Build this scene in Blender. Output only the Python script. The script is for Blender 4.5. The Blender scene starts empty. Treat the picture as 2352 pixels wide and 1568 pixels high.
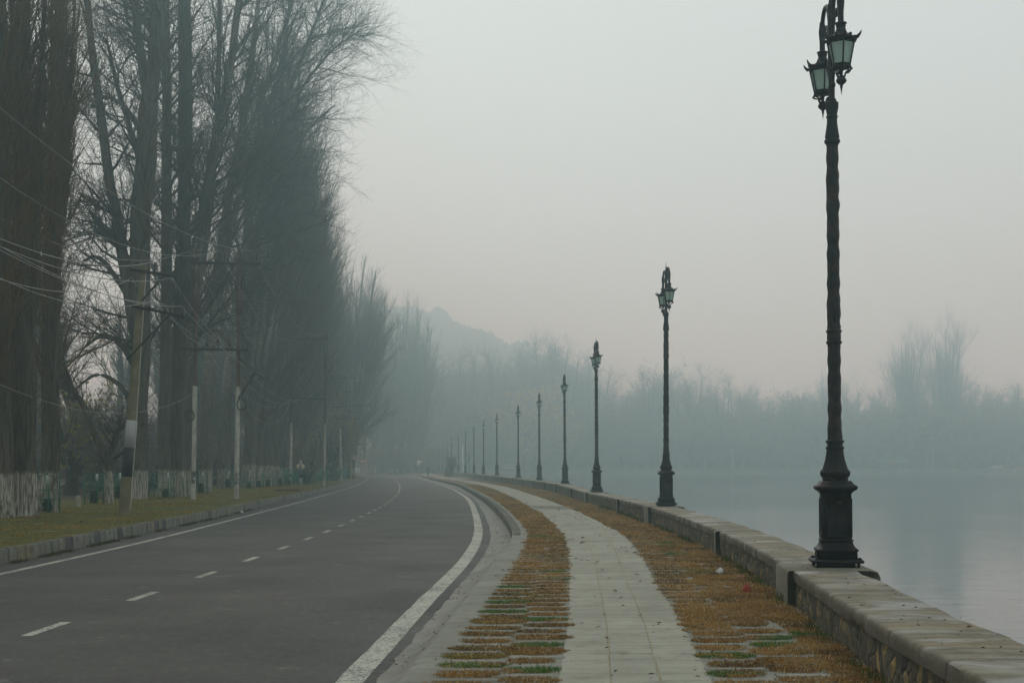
import bpy, math, random
import numpy as np
R = math.radians
scn = bpy.context.scene
COL = scn.collection

# ------------------------------------------------------------------ camera
CAM_H = 1.6
FPX, CX, Y0 = 3267.0, 1176.0, 1072.0          # focal length, centre and horizon in 2352 px picture units
cam_d = bpy.data.cameras.new("camera"); cam = bpy.data.objects.new("camera", cam_d); COL.objects.link(cam)
cam.location = (0, 0, CAM_H); cam.rotation_euler = (R(90), 0, 0)
cam_d.sensor_width = 36.0; cam_d.lens = 36.0 * FPX / 2352.0
cam_d.shift_y = (Y0 - 784.0) / 2352.0
cam_d.clip_start = 0.1; cam_d.clip_end = 3000
scn.camera = cam

# ------------------------------------------------------------------ world, sun, exposure
SUN_EL, SUN_AZ = 42.0, -14.0                   # azimuth measured from the view direction, + to the right
w = bpy.data.worlds.new("World"); scn.world = w; w.use_nodes = True
nt = w.node_tree; nt.nodes.clear()
wo = nt.nodes.new("ShaderNodeOutputWorld"); bg = nt.nodes.new("ShaderNodeBackground")
sky = nt.nodes.new("ShaderNodeTexSky"); sky.sky_type = 'NISHITA'; sky.sun_disc = False
sky.sun_elevation = R(SUN_EL); sky.sun_rotation = R(SUN_AZ)
sky.air_density = 1.0; sky.dust_density = 4.0; sky.ozone_density = 1.0
hs = nt.nodes.new("ShaderNodeMix"); hs.data_type = 'RGBA'
hs.inputs[0].default_value = 0.96
hs.inputs[7].default_value = (7.45, 8.45, 8.35, 1)    # the flat grey overcast layer
nt.links.new(sky.outputs[0], hs.inputs[6]); nt.links.new(hs.outputs[2], bg.inputs[0])
bg.inputs[1].default_value = 0.088
nt.links.new(bg.outputs[0], wo.inputs[0])
sd = bpy.data.lights.new("sun", 'SUN'); sd.energy = 0.5; sd.angle = R(18); sd.color = (1, .93, .8)
so = bpy.data.objects.new("sun", sd); COL.objects.link(so)
so.rotation_euler = (R(-(90 - SUN_EL)), 0, R(-SUN_AZ))
scn.view_settings.view_transform = 'Standard'; scn.view_settings.look = 'None'
scn.view_settings.exposure = 0.0; scn.view_settings.gamma = 1.0
scn.cycles.max_bounces = 6; scn.cycles.diffuse_bounces = 2; scn.cycles.glossy_bounces = 2
scn.cycles.transmission_bounces = 2; scn.cycles.volume_bounces = 2; scn.cycles.transparent_max_bounces = 4
scn.cycles.use_denoising = True
HAZE_DENSITY, HAZE_G, HAZE_TOP = 0.0030, 0.80, 103.0
HAZE_COL = (.65, .93, 1.0, 1)

# ------------------------------------------------------------------ helpers
def at(x, y, Y): return np.array([(x - CX) * Y / FPX, Y, CAM_H - (y - Y0) * Y / FPX])
def onz(x, y, z=0.0): return at(x, y, FPX * (CAM_H - z) / (y - Y0))
def curve(knots):
    k = np.array(knots, float); x, y = k[:, 0], k[:, 1]; n = len(x)
    h = np.diff(x); A = np.zeros((n, n)); b = np.zeros(n); A[0, 0] = A[-1, -1] = 1
    for i in range(1, n - 1):
        A[i, i-1], A[i, i], A[i, i+1] = h[i-1], 2*(h[i-1]+h[i]), h[i]
        b[i] = 6*((y[i+1]-y[i])/h[i] - (y[i]-y[i-1])/h[i-1])
    m = np.linalg.solve(A, b)
    def f(q):
        q = np.asarray(q, float); qc = np.clip(q, x[0], x[-1])
        i = np.clip(np.searchsorted(x, qc) - 1, 0, n - 2); a = (x[i+1]-qc)/h[i]; c = (qc-x[i])/h[i]
        v = a*y[i]+c*y[i+1]+((a**3-a)*m[i]+(c**3-c)*m[i+1])*h[i]**2/6
        s0 = (y[1]-y[0])/h[0]; s1 = (y[-1]-y[-2])/h[-1]
        return v + np.where(q < x[0], (q-x[0])*s0, 0) + np.where(q > x[-1], (q-x[-1])*s1, 0)
    return f
def nz(x, y, s=1.0, seed=0):                       # cheap smooth noise in -1..1
    x = np.asarray(x)*s; y = np.asarray(y)*s; r = np.random.RandomState(seed); v = 0; a = 1; t = 0
    for o in range(4):
        p = r.rand(6)*6.28
        v = v + a*np.sin(x*1.3+p[0]+1.7*np.sin(y*.9+p[1]))*np.cos(y*1.1+p[2]+1.3*np.sin(x*.7+p[3])); t += a
        x = x*2.03+p[4]; y = y*2.11+p[5]; a *= .55
    return v/t*1.6

class MB:
    def __init__(s): s.V = []; s.Q = []; s.T = []; s.C = []; s.n = 0
    def add(s, V, Q=None, T=None, c=None):
        V = np.asarray(V, np.float32).reshape(-1, 3)
        if Q is not None and len(Q): s.Q.append(np.asarray(Q, np.int32).reshape(-1, 4)+s.n)
        if T is not None and len(T): s.T.append(np.asarray(T, np.int32).reshape(-1, 3)+s.n)
        if c is not None: s.C.append(np.broadcast_to(np.asarray(c, np.float32), (len(V), 3)))
        s.V.append(V); s.n += len(V)
    def box(s, c, sz, rz=0.0, M=None, col=None, tz=0.0):
        v = np.array([[x, y, z] for z in (-.5, .5) for y in (-.5, .5) for x in (-.5, .5)])*np.array(sz)
        if tz: v[4:, :2] *= (1-tz)
        if M is not None: v = v @ np.asarray(M).T
        if rz: ca, sa = math.cos(rz), math.sin(rz); v = np.stack([v[:, 0]*ca-v[:, 1]*sa, v[:, 0]*sa+v[:, 1]*ca, v[:, 2]], 1)
        s.add(v+np.array(c), [[0, 2, 3, 1], [4, 5, 7, 6], [0, 1, 5, 4], [1, 3, 7, 5], [3, 2, 6, 7], [2, 0, 4, 6]], c=col)
    def bar(s, a, b, wx, wz=None, col=None):          # rectangular bar between two points
        a = np.array(a, float); b = np.array(b, float); d = b-a; L = np.linalg.norm(d); d /= L
        u = np.cross(d, [0, 0, 1]) if abs(d[2]) < .95 else np.cross(d, [0, 1, 0]); u /= np.linalg.norm(u); v = np.cross(u, d)
        s.box((a+b)/2, (wx, L, wz or wx), M=np.stack([u, d, v], 1), col=col)
    def tube(s, pts, r, k=8, cap=True, c=None):
        P = np.array(pts, float)[None]; r = np.broadcast_to(np.asarray(r, float), (P.shape[1],))[None]
        V, Q = tubes(P, r, k); s.add(V, Q, c=c)
        if cap:
            for st in (0, P.shape[1]-1):
                i0 = s.n-P.shape[1]*k+st*k; s.T.append(np.array([[i0, i0+j, i0+j+1] for j in range(1, k-1)], np.int32))
    def lathe(s, prof, k=20, phase=0.0, loc=(0, 0, 0), mod=None, c=None):
        pr = np.array(prof, float); a = np.arange(k)*2*math.pi/k+phase
        rr = pr[:, 0][:, None]*np.ones(k)
        if mod is not None: rr = rr*mod(a[None, :], pr[:, 1][:, None])
        V = np.stack([rr*np.cos(a), rr*np.sin(a), np.repeat(pr[:, 1][:, None], k, 1)], 2)+np.array(loc)
        m = len(pr); i = np.arange(m-1)[:, None]*k; j = np.arange(k)[None]; j2 = (j+1) % k
        Q = np.stack([i+j, i+j2, i+k+j2, i+k+j], 2); n0 = s.n; s.add(V, Q, c=c)
        if pr[0, 0] > 1e-4: s.T.append(np.array([[n0, n0+q+1, n0+q] for q in range(1, k-1)], np.int32))
        if pr[-1, 0] > 1e-4: e = n0+(m-1)*k; s.T.append(np.array([[e, e+q, e+q+1] for q in range(1, k-1)], np.int32))
    def sqlathe(s, prof, **kw):                     # square section, half-widths instead of radii
        s.lathe([(r*math.sqrt(2), z) for r, z in prof], k=4, phase=math.pi/4, **kw)
    def grid(s, G, c=None, flip=False):              # G (m,n,3)
        m, n = G.shape[:2]; i = np.arange(m-1)[:, None]*n; j = np.arange(n-1)[None]
        q = [i+j, i+j+1, i+n+j+1, i+n+j]; Q = np.stack(q[::-1] if flip else q, 2)
        s.add(G, Q, c=c)
    def ball(s, c, r, k=10, sc=(1, 1, 1), col=None):
        t = np.linspace(-math.pi/2, math.pi/2, k//2+2); n0 = len(s.V)
        s.lathe([(max(r*math.cos(x), 1e-5), r*math.sin(x)) for x in t], k=k, c=col)
        s.V[n0] = (s.V[n0]*np.array(sc)+np.array(c)).astype(np.float32)
    def build(s, name, mat, parent=None, smooth=False, angle=38, uv=None):
        me = bpy.data.meshes.new(name); V = np.concatenate(s.V)
        Q = np.concatenate(s.Q) if s.Q else np.zeros((0, 4), np.int32); T = np.concatenate(s.T) if s.T else np.zeros((0, 3), np.int32)
        me.vertices.add(len(V)); me.vertices.foreach_set("co", V.ravel())
        nl = Q.size+T.size; me.loops.add(nl); me.loops.foreach_set("vertex_index", np.concatenate([Q.ravel(), T.ravel()]).astype(np.int32))
        me.polygons.add(len(Q)+len(T))
        st = np.concatenate([np.arange(len(Q))*4, Q.size+np.arange(len(T))*3]).astype(np.int32)
        me.polygons.foreach_set("loop_start", st)
        if s.C:
            at_ = me.color_attributes.new("Col", 'FLOAT_COLOR', 'POINT'); Cc = np.concatenate(s.C)
            at_.data.foreach_set("color", np.concatenate([Cc, np.ones((len(Cc), 1))], 1).astype(np.float32).ravel())
        if uv is not None:
            ul = me.uv_layers.new(name="UVMap"); vi = np.concatenate([Q.ravel(), T.ravel()])
            ul.data.foreach_set("uv", np.asarray(uv, np.float32)[vi].ravel())
        me.update(calc_edges=True); me.validate()
        if smooth: 
            me.polygons.foreach_set("use_smooth", np.ones(len(me.polygons), bool)); me.set_sharp_from_angle(angle=R(angle))
        me.materials.append(mat)
        o = bpy.data.objects.new(name, me); COL.objects.link(o)
        if parent: o.parent = parent
        return o

def tubes(P, Rr, k):                                # P (N,K,3), Rr (N,K) -> verts, quads
    N, K, _ = P.shape
    T = np.gradient(P, axis=1); T /= np.linalg.norm(T, axis=2, keepdims=True)+1e-9
    m = T.mean(1); ref = np.where(np.abs(m[:, :1]) < .8, np.array([[1., 0, 0]]), np.array([[0, 1., 0]]))[:, None, :]
    U = np.cross(T, ref); U /= np.linalg.norm(U, axis=2, keepdims=True)+1e-9; W = np.cross(T, U)
    a = np.arange(k)*2*math.pi/k
    V = P[:, :, None, :]+Rr[:, :, None, None]*(np.cos(a)[None, None, :, None]*U[:, :, None, :]+np.sin(a)[None, None, :, None]*W[:, :, None, :])
    b = (np.arange(N)[:, None, None]*K+np.arange(K-1)[None, :, None])*k; j = np.arange(k)[None, None]; j2 = (j+1) % k
    Q = np.stack([b+j, b+j2, b+k+j2, b+k+j], 3)
    return V.reshape(-1, 3), Q.reshape(-1, 4)

def empty(name, loc=(0, 0, 0), rz=0.0):
    o = bpy.data.objects.new(name, None); COL.objects.link(o); o.location = loc; o.rotation_euler = (0, 0, rz)
    o.empty_display_size = .2
    return o
def tag(o, label=None, cat=None, group=None, kind=None):
    if label: o["label"] = label
    if cat: o["category"] = cat
    if group: o["group"] = group
    if kind: o["kind"] = kind
    return o
def copy_tree(o, parent=None):
    c = o.copy(); COL.objects.link(c); c.parent = parent
    for ch in o.children: copy_tree(ch, c)
    return c

# ------------------------------------------------------------------ materials
def mat(name, fn, disp=False):
    m = bpy.data.materials.new(name); m.use_nodes = True; t = m.node_tree; t.nodes.clear()
    o = t.nodes.new("ShaderNodeOutputMaterial"); b = t.nodes.new("ShaderNodeBsdfPrincipled"); t.links.new(b.outputs[0], o.inputs[0])
    fn(T(t, b, o)); return m
class T:
    def __init__(s, t, b, o): s.t, s.b, s.o = t, b, o
    def n(s, typ, **kw):
        x = s.t.nodes.new("ShaderNode"+typ)
        for k, v in kw.items():
            if k.startswith("_"): setattr(x, k[1:], v)
        return x
    def set(s, sock, v):
        if hasattr(v, "is_linked") or hasattr(v, "links"): s.t.links.new(v, sock)
        else: sock.default_value = v
    def co(s, which="Object", scale=(1, 1, 1), rot=(0, 0, 0)):
        c = s.n("TexCoord"); m = s.n("Mapping"); s.t.links.new(c.outputs[which], m.inputs[0])
        m.inputs["Scale"].default_value = scale; m.inputs["Rotation"].default_value = rot
        return m.outputs[0]
    def noise(s, v, scale=5, detail=4, rough=.55, dist=0.0, out=0):
        x = s.n("TexNoise"); s.t.links.new(v, x.inputs["Vector"])
        x.inputs["Scale"].default_value = scale; x.inputs["Detail"].default_value = detail; x.inputs["Roughness"].default_value = rough; x.inputs["Distortion"].default_value = dist
        return x.outputs[out]
    def voro(s, v, scale=5, feature='F1', rnd=1.0):
        x = s.n("TexVoronoi", _feature=feature); s.t.links.new(v, x.inputs["Vector"]); x.inputs["Scale"].default_value = scale; x.inputs["Randomness"].default_value = rnd
        return x
    def ramp(s, f, stops, interp='LINEAR'):
        x = s.n("ValToRGB"); s.t.links.new(f, x.inputs[0]); e = x.color_ramp.elements; x.color_ramp.interpolation = interp
        while len(e) < len(stops): e.new(.5)
        for q, (p, c) in zip(e, stops):
            q.position = p; q.color = (c, c, c, 1) if isinstance(c, (int, float)) else (*c, 1)
        return x.outputs[0]
    def mix(s, f, a, b, blend='MIX'):
        x = s.n("Mix", _data_type='RGBA', _blend_type=blend)
        for sock, v in ((x.inputs[0], f), (x.inputs[6], a), (x.inputs[7], b)):
            if isinstance(v, tuple): v = (*v, 1)
            s.set(sock, v)
        return x.outputs[2]
    def math(s, op, a, b=0.0):
        x = s.n("Math", _operation=op); s.set(x.inputs[0], a); s.set(x.inputs[1], b); return x.outputs[0]
    def sep(s, v): x = s.n("SeparateXYZ"); s.t.links.new(v, x.inputs[0]); return x.outputs
    def bump(s, h, strength=.4, dist=.02):
        x = s.n("Bump"); s.t.links.new(h, x.inputs["Height"]); x.inputs["Strength"].default_value = strength; x.inputs["Distance"].default_value = dist
        s.t.links.new(x.outputs[0], s.b.inputs["Normal"])
    def attr(s, n="Col"): x = s.n("Attribute"); x.attribute_name = n; return x.outputs[0]
    def color(s, v): s.set(s.b.inputs["Base Color"], (*v, 1) if isinstance(v, tuple) else v)
    def rough(s, v): s.set(s.b.inputs["Roughness"], v)
    def spec(s, v): s.b.inputs["Specular IOR Level"].default_value = v
    def metal(s, v): s.b.inputs["Metallic"].default_value = v

def m_asphalt(t):
    v = t.co(); f = t.noise(v, 90, 3); g = t.noise(v, .35, 5, .6); st = t.noise(t.co(scale=(1.4, .07, 1)), 1.0, 3)
    c = t.mix(t.ramp(g, [(.3, 0), (.7, 1)]), (.0175, .0198, .0168), (.029, .0322, .027)); c = t.mix(t.ramp(st, [(.42, 0), (.62, .55)]), c, (.019, .019, .016))
    c = t.mix(t.ramp(f, [(.35, .35), (.6, 0)]), c, (.03, .03, .03)); crack = t.voro(t.co(scale=(.5, .22, 1)), 1.0, 'DISTANCE_TO_EDGE').outputs[0]
    cr2 = t.noise(t.co(scale=(1, .6, 1)), 1.3, 5, .7, 1.2); c = t.mix(t.ramp(cr2, [(.487, 0), (.497, .75), (.503, .75), (.513, 0)]), c, (.012, .012, .011))
    gr = t.noise(t.co(scale=(1, .55, 1)), 13, 3, .8); c = t.mix(t.ramp(gr, [(.38, .55), (.5, 0)]), c, (.014, .014, .013)); c = t.mix(t.ramp(gr, [(.52, 0), (.66, .5)]), c, (.075, .073, .062))
    spots = t.ramp(t.noise(v, 2.2, 2), [(.68, 0), (.72, .6)]); c = t.mix(spots, c, (.11, .105, .09))
    t.color(c); t.rough(t.ramp(g, [(.3, .62), (.7, .8)])); t.spec(.35); t.bump(f, .5, .01)
M_ASPH = mat("asphalt", m_asphalt)
def m_paint(t):
    v = t.co(); wv = t.noise(v, 28, 4, .7); w2 = t.noise(v, 1.2, 3)
    k = t.ramp(t.math('ADD', wv, t.math('MULTIPLY', w2, .35)), [(.66, 0), (.74, 1)])
    t.color(t.mix(k, t.mix(w2, (.36, .35, .28), (.46, .455, .39)), (.09, .09, .085))); t.rough(.75)
M_LINE = mat("road_paint", m_paint)
def m_conc(a, b, dark, tone=False):
    def f(t):
        v = t.co(); n1 = t.noise(v, .8, 6, .6); n2 = t.noise(v, 14, 4, .65); st = t.noise(t.co(scale=(.35, 5, 1)), 1.5, 4, .6)
        c = t.mix(t.ramp(n1, [(.3, 0), (.7, 1)]), a, b); c = t.mix(t.ramp(st, [(.48, 0), (.70, .38)]), c, dark); n5 = t.noise(v, 2.6, 5, .7, .5); c = t.mix(t.ramp(n5, [(.52, 0), (.70, .55)]), c, dark)
        c = t.mix(t.ramp(n2, [(.28, .6), (.42, 0)]), c, dark); c = t.mix(1.0, c, t.attr(), 'MULTIPLY') if tone else c; t.color(c); t.rough(.82); t.spec(.3); t.bump(n2, .35, .006)
    return f
M_PATH = mat("path_concrete", m_conc((.22, .215, .175), (.33, .32, .265), (.105, .094, .068), True))
M_PAVE = mat("verge_concrete", m_conc((.15, .145, .12), (.24, .235, .195), (.06, .052, .036)))
M_GUTTER = mat("gutter_concrete", m_conc((.17, .165, .14), (.27, .265, .235), (.07, .065, .05)))
def m_kerb(t):
    v = t.co(); n2 = t.noise(v, 9, 5, .65); st = t.noise(t.co(scale=(1, 6, .6)), 3, 3)
    c = t.mix(t.ramp(n2, [(.35, .7), (.55, 0)]), t.attr(), (.05, .048, .04)); c = t.mix(t.ramp(st, [(.5, 0), (.7, .5)]), c, (.09, .085, .07))
    t.color(c); t.rough(.85); t.spec(.25); t.bump(n2, .5, .01)
M_KERB = mat("kerb_stone", m_kerb)
def m_wall(t):
    uv = t.co("UV"); ds = t.noise(uv, 1.2, 3, .6, out=1); wv = t.n("Mix", _data_type='RGBA', _blend_type='LINEAR_LIGHT'); wv.inputs[0].default_value = .12
    t.t.links.new(uv, wv.inputs[6]); t.t.links.new(ds, wv.inputs[7]); v = wv.outputs[2]
    m = t.n("Mapping"); t.t.links.new(v, m.inputs[0]); m.inputs["Scale"].default_value = (6.6, 5.6, 1)
    vo = t.voro(m.outputs[0], 1.0, 'F1', .9); ed = t.voro(m.outputs[0], 1.0, 'DISTANCE_TO_EDGE', .9)
    sc = t.sep(vo.outputs["Color"]); n = t.noise(uv, 14, 5, .65); n3 = t.noise(uv, 2.2, 3)
    c = t.ramp(sc[0], [(0, (.045, .04, .036)), (.3, (.13, .105, .07)), (.55, (.065, .06, .05)), (.74, (.20, .15, .08)), (.86, (.38, .26, .11)), (1, (.11, .085, .055))])
    c = t.mix(t.ramp(n, [(.35, .75), (.6, 0)]), c, (.03, .026, .018)); mort = t.ramp(ed.outputs[0], [(.03, 1), (.1, 0)])
    c = t.mix(mort, c, (.11, .10, .075)); c = t.mix(t.ramp(n3, [(.55, 0), (.75, .6)]), c, (.05, .052, .022))
    t.color(c); t.rough(.9); t.spec(.2)
    h = t.math('ADD', t.math('MULTIPLY', t.ramp(ed.outputs[0], [(.0, 0), (.14, 1)]), .8), t.math('MULTIPLY', n, .6)); t.bump(h, .9, .035)
M_WALL = mat("rubble_stone", m_wall)
def m_coping(t):
    uv = t.co("UV"); n1 = t.noise(t.co("UV", (.5, 1.6, 1)), 2.2, 6, .65, .6); n2 = t.noise(uv, 22, 4, .65); st = t.noise(t.co("UV", (4.5, .7, 1)), 1.6, 5, .62)
    wet = t.noise(t.co("UV", (1.1, .6, 1)), 1.2, 4, .6, .8)
    c = t.mix(t.ramp(n1, [(.3, 0), (.7, 1)]), (.135, .12, .08), (.27, .245, .18)); c = t.mix(t.ramp(st, [(.40, 0), (.60, .85)]), c, (.075, .06, .04))
    c = t.mix(t.ramp(t.noise(t.co("UV", (3, .5, 1)), .7, 3), [(.48, 0), (.66, .55)]), c, (.23, .165, .075))
    c = t.mix(t.ramp(n2, [(.3, .6), (.45, 0)]), c, (.08, .07, .05)); c = t.mix(t.ramp(wet, [(.5, 0), (.6, .45)]), c, (.15, .155, .145))
    ux, uy = t.sep(uv)[0], t.sep(uv)[1]; jn = t.noise(t.co("UV", (1, 1, 1)), 1.4, 4, .6); fr = t.math('FRACT', t.math('ADD', t.math('MULTIPLY', ux, .62), t.math('MULTIPLY', jn, .22))); crack = t.ramp(fr, [(.0, 1), (.012, 0), (.985, 0), (1.0, 1)])
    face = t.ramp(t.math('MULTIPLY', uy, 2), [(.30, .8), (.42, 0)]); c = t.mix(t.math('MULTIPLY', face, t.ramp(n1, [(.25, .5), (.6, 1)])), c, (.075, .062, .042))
    c = t.mix(crack, c, (.035, .03, .022))
    t.color(c); t.rough(t.ramp(wet, [(.48, .8), (.62, .38)])); t.spec(.4); t.bump(t.math('ADD', t.math('MULTIPLY', st, .8), t.math('SUBTRACT', n2, crack)), .7, .02)
M_COPE = mat("coping_stone", m_coping)
M_PIER = mat("pier_concrete", m_conc((.10, .092, .068), (.19, .175, .13), (.05, .046, .032)))
def m_iron(t):
    v = t.co(); n = t.noise(v, 9, 5, .65); n2 = t.noise(v, 45, 3)
    c = t.mix(t.ramp(n, [(.5, 0), (.72, 1)]), (.007, .0072, .008), (.034, .02, .016)); t.color(c); t.rough(t.ramp(n, [(.3, .42), (.7, .65)])); t.spec(.2); t.bump(n2, .25, .004)
M_IRON = mat("cast_iron", m_iron)
def m_shaft(t):
    v = t.co(); n = t.noise(v, 9, 5, .65); tw = t.noise(t.co(scale=(9, 9, 2.2)), 2.2, 4, .65, 1.6); n2 = t.voro(t.co(scale=(16, 16, 7)), 1.3).outputs[0]
    c = t.mix(t.ramp(n, [(.45, 0), (.72, 1)]), (.007, .007, .007), (.045, .024, .018)); c = t.mix(t.ramp(tw, [(.55, 0), (.75, .6)]), c, (.05, .040, .034)); t.color(c); t.rough(.55); t.spec(.3)
    t.bump(t.math('ADD', tw, t.math('MULTIPLY', n2, .7)), 1.0, .035)
M_SHAFT = mat("shaft_iron", m_shaft)
def m_glass(t):
    v = t.co(); n = t.noise(v, 6, 3)
    tr = t.n("BsdfTranslucent"); tr.inputs[0].default_value = (.78, .93, .86, 1); mx = t.n("MixShader"); mx.inputs[0].default_value = .66
    t.color(t.mix(n, (.58, .74, .67), (.68, .82, .75))); t.rough(.22); t.t.links.new(t.b.outputs[0], mx.inputs[1]); t.t.links.new(tr.outputs[0], mx.inputs[2]); t.t.links.new(mx.outputs[0], t.o.inputs[0])
M_GLASS = mat("lamp_glass", m_glass)
def bark(dark, light, pale=False, wash=True):
    def f(t):
        v = t.co(scale=(5, 5, .7)); n = t.noise(v, 2.2, 5, .65, .4); z = t.sep(t.co())[2]
        c = t.mix(t.ramp(n, [(.35, 0), (.68, 1)]), dark, light)
        if pale:
            b = t.noise(t.co(scale=(1.2, 1.2, 9)), 1.5, 4, .75); p = t.noise(t.co(scale=(1, 1, .5)), .5, 3, .55)
            k = t.math('MULTIPLY', t.math('MULTIPLY', t.ramp(b, [(.40, 0), (.62, .8)]), t.ramp(p, [(.44, 0), (.58, 1)])), t.ramp(t.math('MULTIPLY', z, .05), [(.22, 0), (.40, 1)])); c = t.mix(k, c, (.36, .345, .31))
        moss = t.noise(t.co(), .5, 3); c = t.mix(t.ramp(moss, [(.58, 0), (.75, .5)]), c, (.055, .055, .02))
        if wash:
            e = t.math('ADD', z, t.math('MULTIPLY', t.noise(t.co(scale=(6, 6, 1)), 1.5, 4, .7), .5)); k = t.ramp(t.math('MULTIPLY', e, .5), [(.80, 1), (.86, 0)])
            ww = t.mix(t.ramp(t.noise(t.co(scale=(9, 9, .8)), 2.4, 4, .65), [(.4, 0), (.62, 1)]), (.08, .068, .05), (.44, .42, .36)); c = t.mix(k, c, ww)
        t.color(c); t.rough(.92); t.spec(.15); t.bump(n, .8, .05)
    return f
M_BARK = mat("poplar_bark", bark((.026, .022, .017), (.115, .096, .072)))
M_BARKP = mat("pale_banded_bark", bark((.032, .028, .022), (.13, .112, .088), True))
M_BARKN = mat("plain_bark", bark((.02, .018, .015), (.055, .048, .04), False, False))
def flat(name, c, rough=.8, spec=.3, var=.35, sc=6.0, metal=0.0):
    def f(t):
        n = t.noise(t.co(), sc, 4, .6); d = tuple(x*(1-var) for x in c); t.color(t.mix(t.ramp(n, [(.3, 0), (.7, 1)]), d, c)); t.rough(rough); t.spec(spec); t.metal(metal)
    return mat(name, f)
M_TWIG = flat("twig", (.050, .040, .028), .9, .15, .4, .6)
M_SHOOT = flat("young_shoots", (.16, .098, .036), .9, .15, .55, .5)
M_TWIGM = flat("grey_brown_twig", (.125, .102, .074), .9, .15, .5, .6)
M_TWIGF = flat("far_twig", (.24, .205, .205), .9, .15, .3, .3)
def m_attr(rough=.8, spec=.2, trans=0.0):
    def f(t):
        a = t.attr(); t.color(a); t.rough(rough); t.spec(spec)
        if trans:
            tr = t.n("BsdfTranslucent"); t.t.links.new(a, tr.inputs[0]); mx = t.n("MixShader"); mx.inputs[0].default_value = trans
            t.t.links.new(t.b.outputs[0], mx.inputs[1]); t.t.links.new(tr.outputs[0], mx.inputs[2]); t.t.links.new(mx.outputs[0], t.o.inputs[0])
    return f
M_BLADE = mat("grass_blades", m_attr(.75, .2, .25)); M_LEAF = mat("leaves", m_attr(.8, .2, .3)); M_COL = mat("painted_parts", m_attr(.6, .35)); M_CLOTH = mat("cloth", m_attr(.9, .1))
def m_verge(t):
    v = t.co(); n = t.noise(v, .55, 6, .65, .5); n2 = t.noise(v, 5, 5, .7); n3 = t.noise(t.co(scale=(.5, 1.6, 1)), .8, 5, .65, .6)
    c = t.ramp(n, [(.3, (.17, .115, .02)), (.45, (.10, .10, .018)), (.58, (.08, .088, .016)), (.72, (.19, .13, .026))]); c = t.mix(t.ramp(n2, [(.35, .7), (.6, 0)]), c, (.028, .024, .012))
    c = t.mix(t.ramp(n3, [(.58, 0), (.68, .75)]), c, (.34, .25, .13)); t.color(c); t.rough(.95); t.spec(.1); t.bump(n2, .9, .05)
M_VERGE = mat("verge_turf", m_verge)
def m_litter(t):
    v = t.co(); n = t.noise(v, .35, 5, .65); n2 = t.noise(v, 4, 5, .7)
    c = t.mix(t.ramp(n, [(.35, 0), (.65, 1)]), (.05, .04, .024), (.085, .062, .034)); c = t.mix(t.ramp(n2, [(.5, 0), (.7, .6)]), c, (.10, .055, .028)); t.color(c); t.rough(.95); t.spec(.1); t.bump(n2, .8, .05)
M_FLOOR = mat("leaf_litter", m_litter)
def m_thatch(t):
    v = t.co(); n = t.noise(v, 18, 5, .7); n2 = t.noise(v, 1.1, 3)
    c = t.mix(t.ramp(n, [(.3, 0), (.7, 1)]), (.05, .027, .008), (.17, .095, .026)); c = t.mix(t.ramp(n2, [(.56, 0), (.7, .6)]), c, (.06, .062, .014)); t.color(c); t.rough(.95); t.spec(.1); t.bump(n, 1, .03)
M_THATCH = mat("thatch", m_thatch)
def m_water(t):
    v = t.co(scale=(.35, 1.6, 1)); n = t.noise(v, 1.4, 3, .5, .4); n2 = t.noise(t.co(scale=(.02, .05, 1)), 1.0, 3)
    t.color((.030, .045, .048)); t.rough(.06); t.b.inputs["IOR"].default_value = 1.333
    t.bump(t.math('MULTIPLY', n, t.ramp(n2, [(.4, .45), (.62, 1)])), .75, .03)
M_WATER = mat("lake_water", m_water)
M_CPOLE = flat("concrete_pole", (.22, .19, .11), .85, .25, .45, 2.5)
M_WHITE = flat("white_painted_metal", (.46, .455, .40), .6, .35, .3, 3)
def m_post(t):
    n = t.noise(t.co(scale=(1, 1, .5)), 5, 5, .7); z = t.sep(t.co())[2]; st = t.noise(t.co(scale=(9, 9, .5)), 2, 3)
    c = t.mix(t.ramp(n, [(.35, 0), (.65, 1)]), (.24, .23, .20), (.44, .435, .38)); c = t.mix(t.ramp(st, [(.55, 0), (.7, .7)]), c, (.14, .09, .06))
    zz = t.math('MULTIPLY', z, .4); band = t.math('MULTIPLY', t.ramp(zz, [(.28, 0), (.32, 1), (.52, 1), (.58, 0)]), t.ramp(t.noise(t.co(scale=(2, 2, 1.3)), 3.2, 4, .7), [(.48, 0), (.52, 1)]))
    t.color(t.mix(band, c, (.03, .028, .03))); t.rough(.7); t.spec(.25)
M_POST = mat("worn_painted_post", m_post)
M_RUST = flat("rust_brown_steel", (.085, .042, .030), .75, .3, .5, 3)
M_DARK = flat("dark_steel", (.028, .024, .022), .7, .3, .4, 4)
M_GREEN = flat("green_paint", (.012, .15, .085), .5, .4, .4, 5)
M_WIRE = flat("bare_aluminium", (.30, .30, .28), .5, .4, .2, 3)
M_INS = flat("brown_porcelain", (.045, .025, .02), .3, .5, .3, 6)
M_HILL = flat("wooded_hill", (.20, .21, .19), .95, .1, .4, .05)

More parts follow.
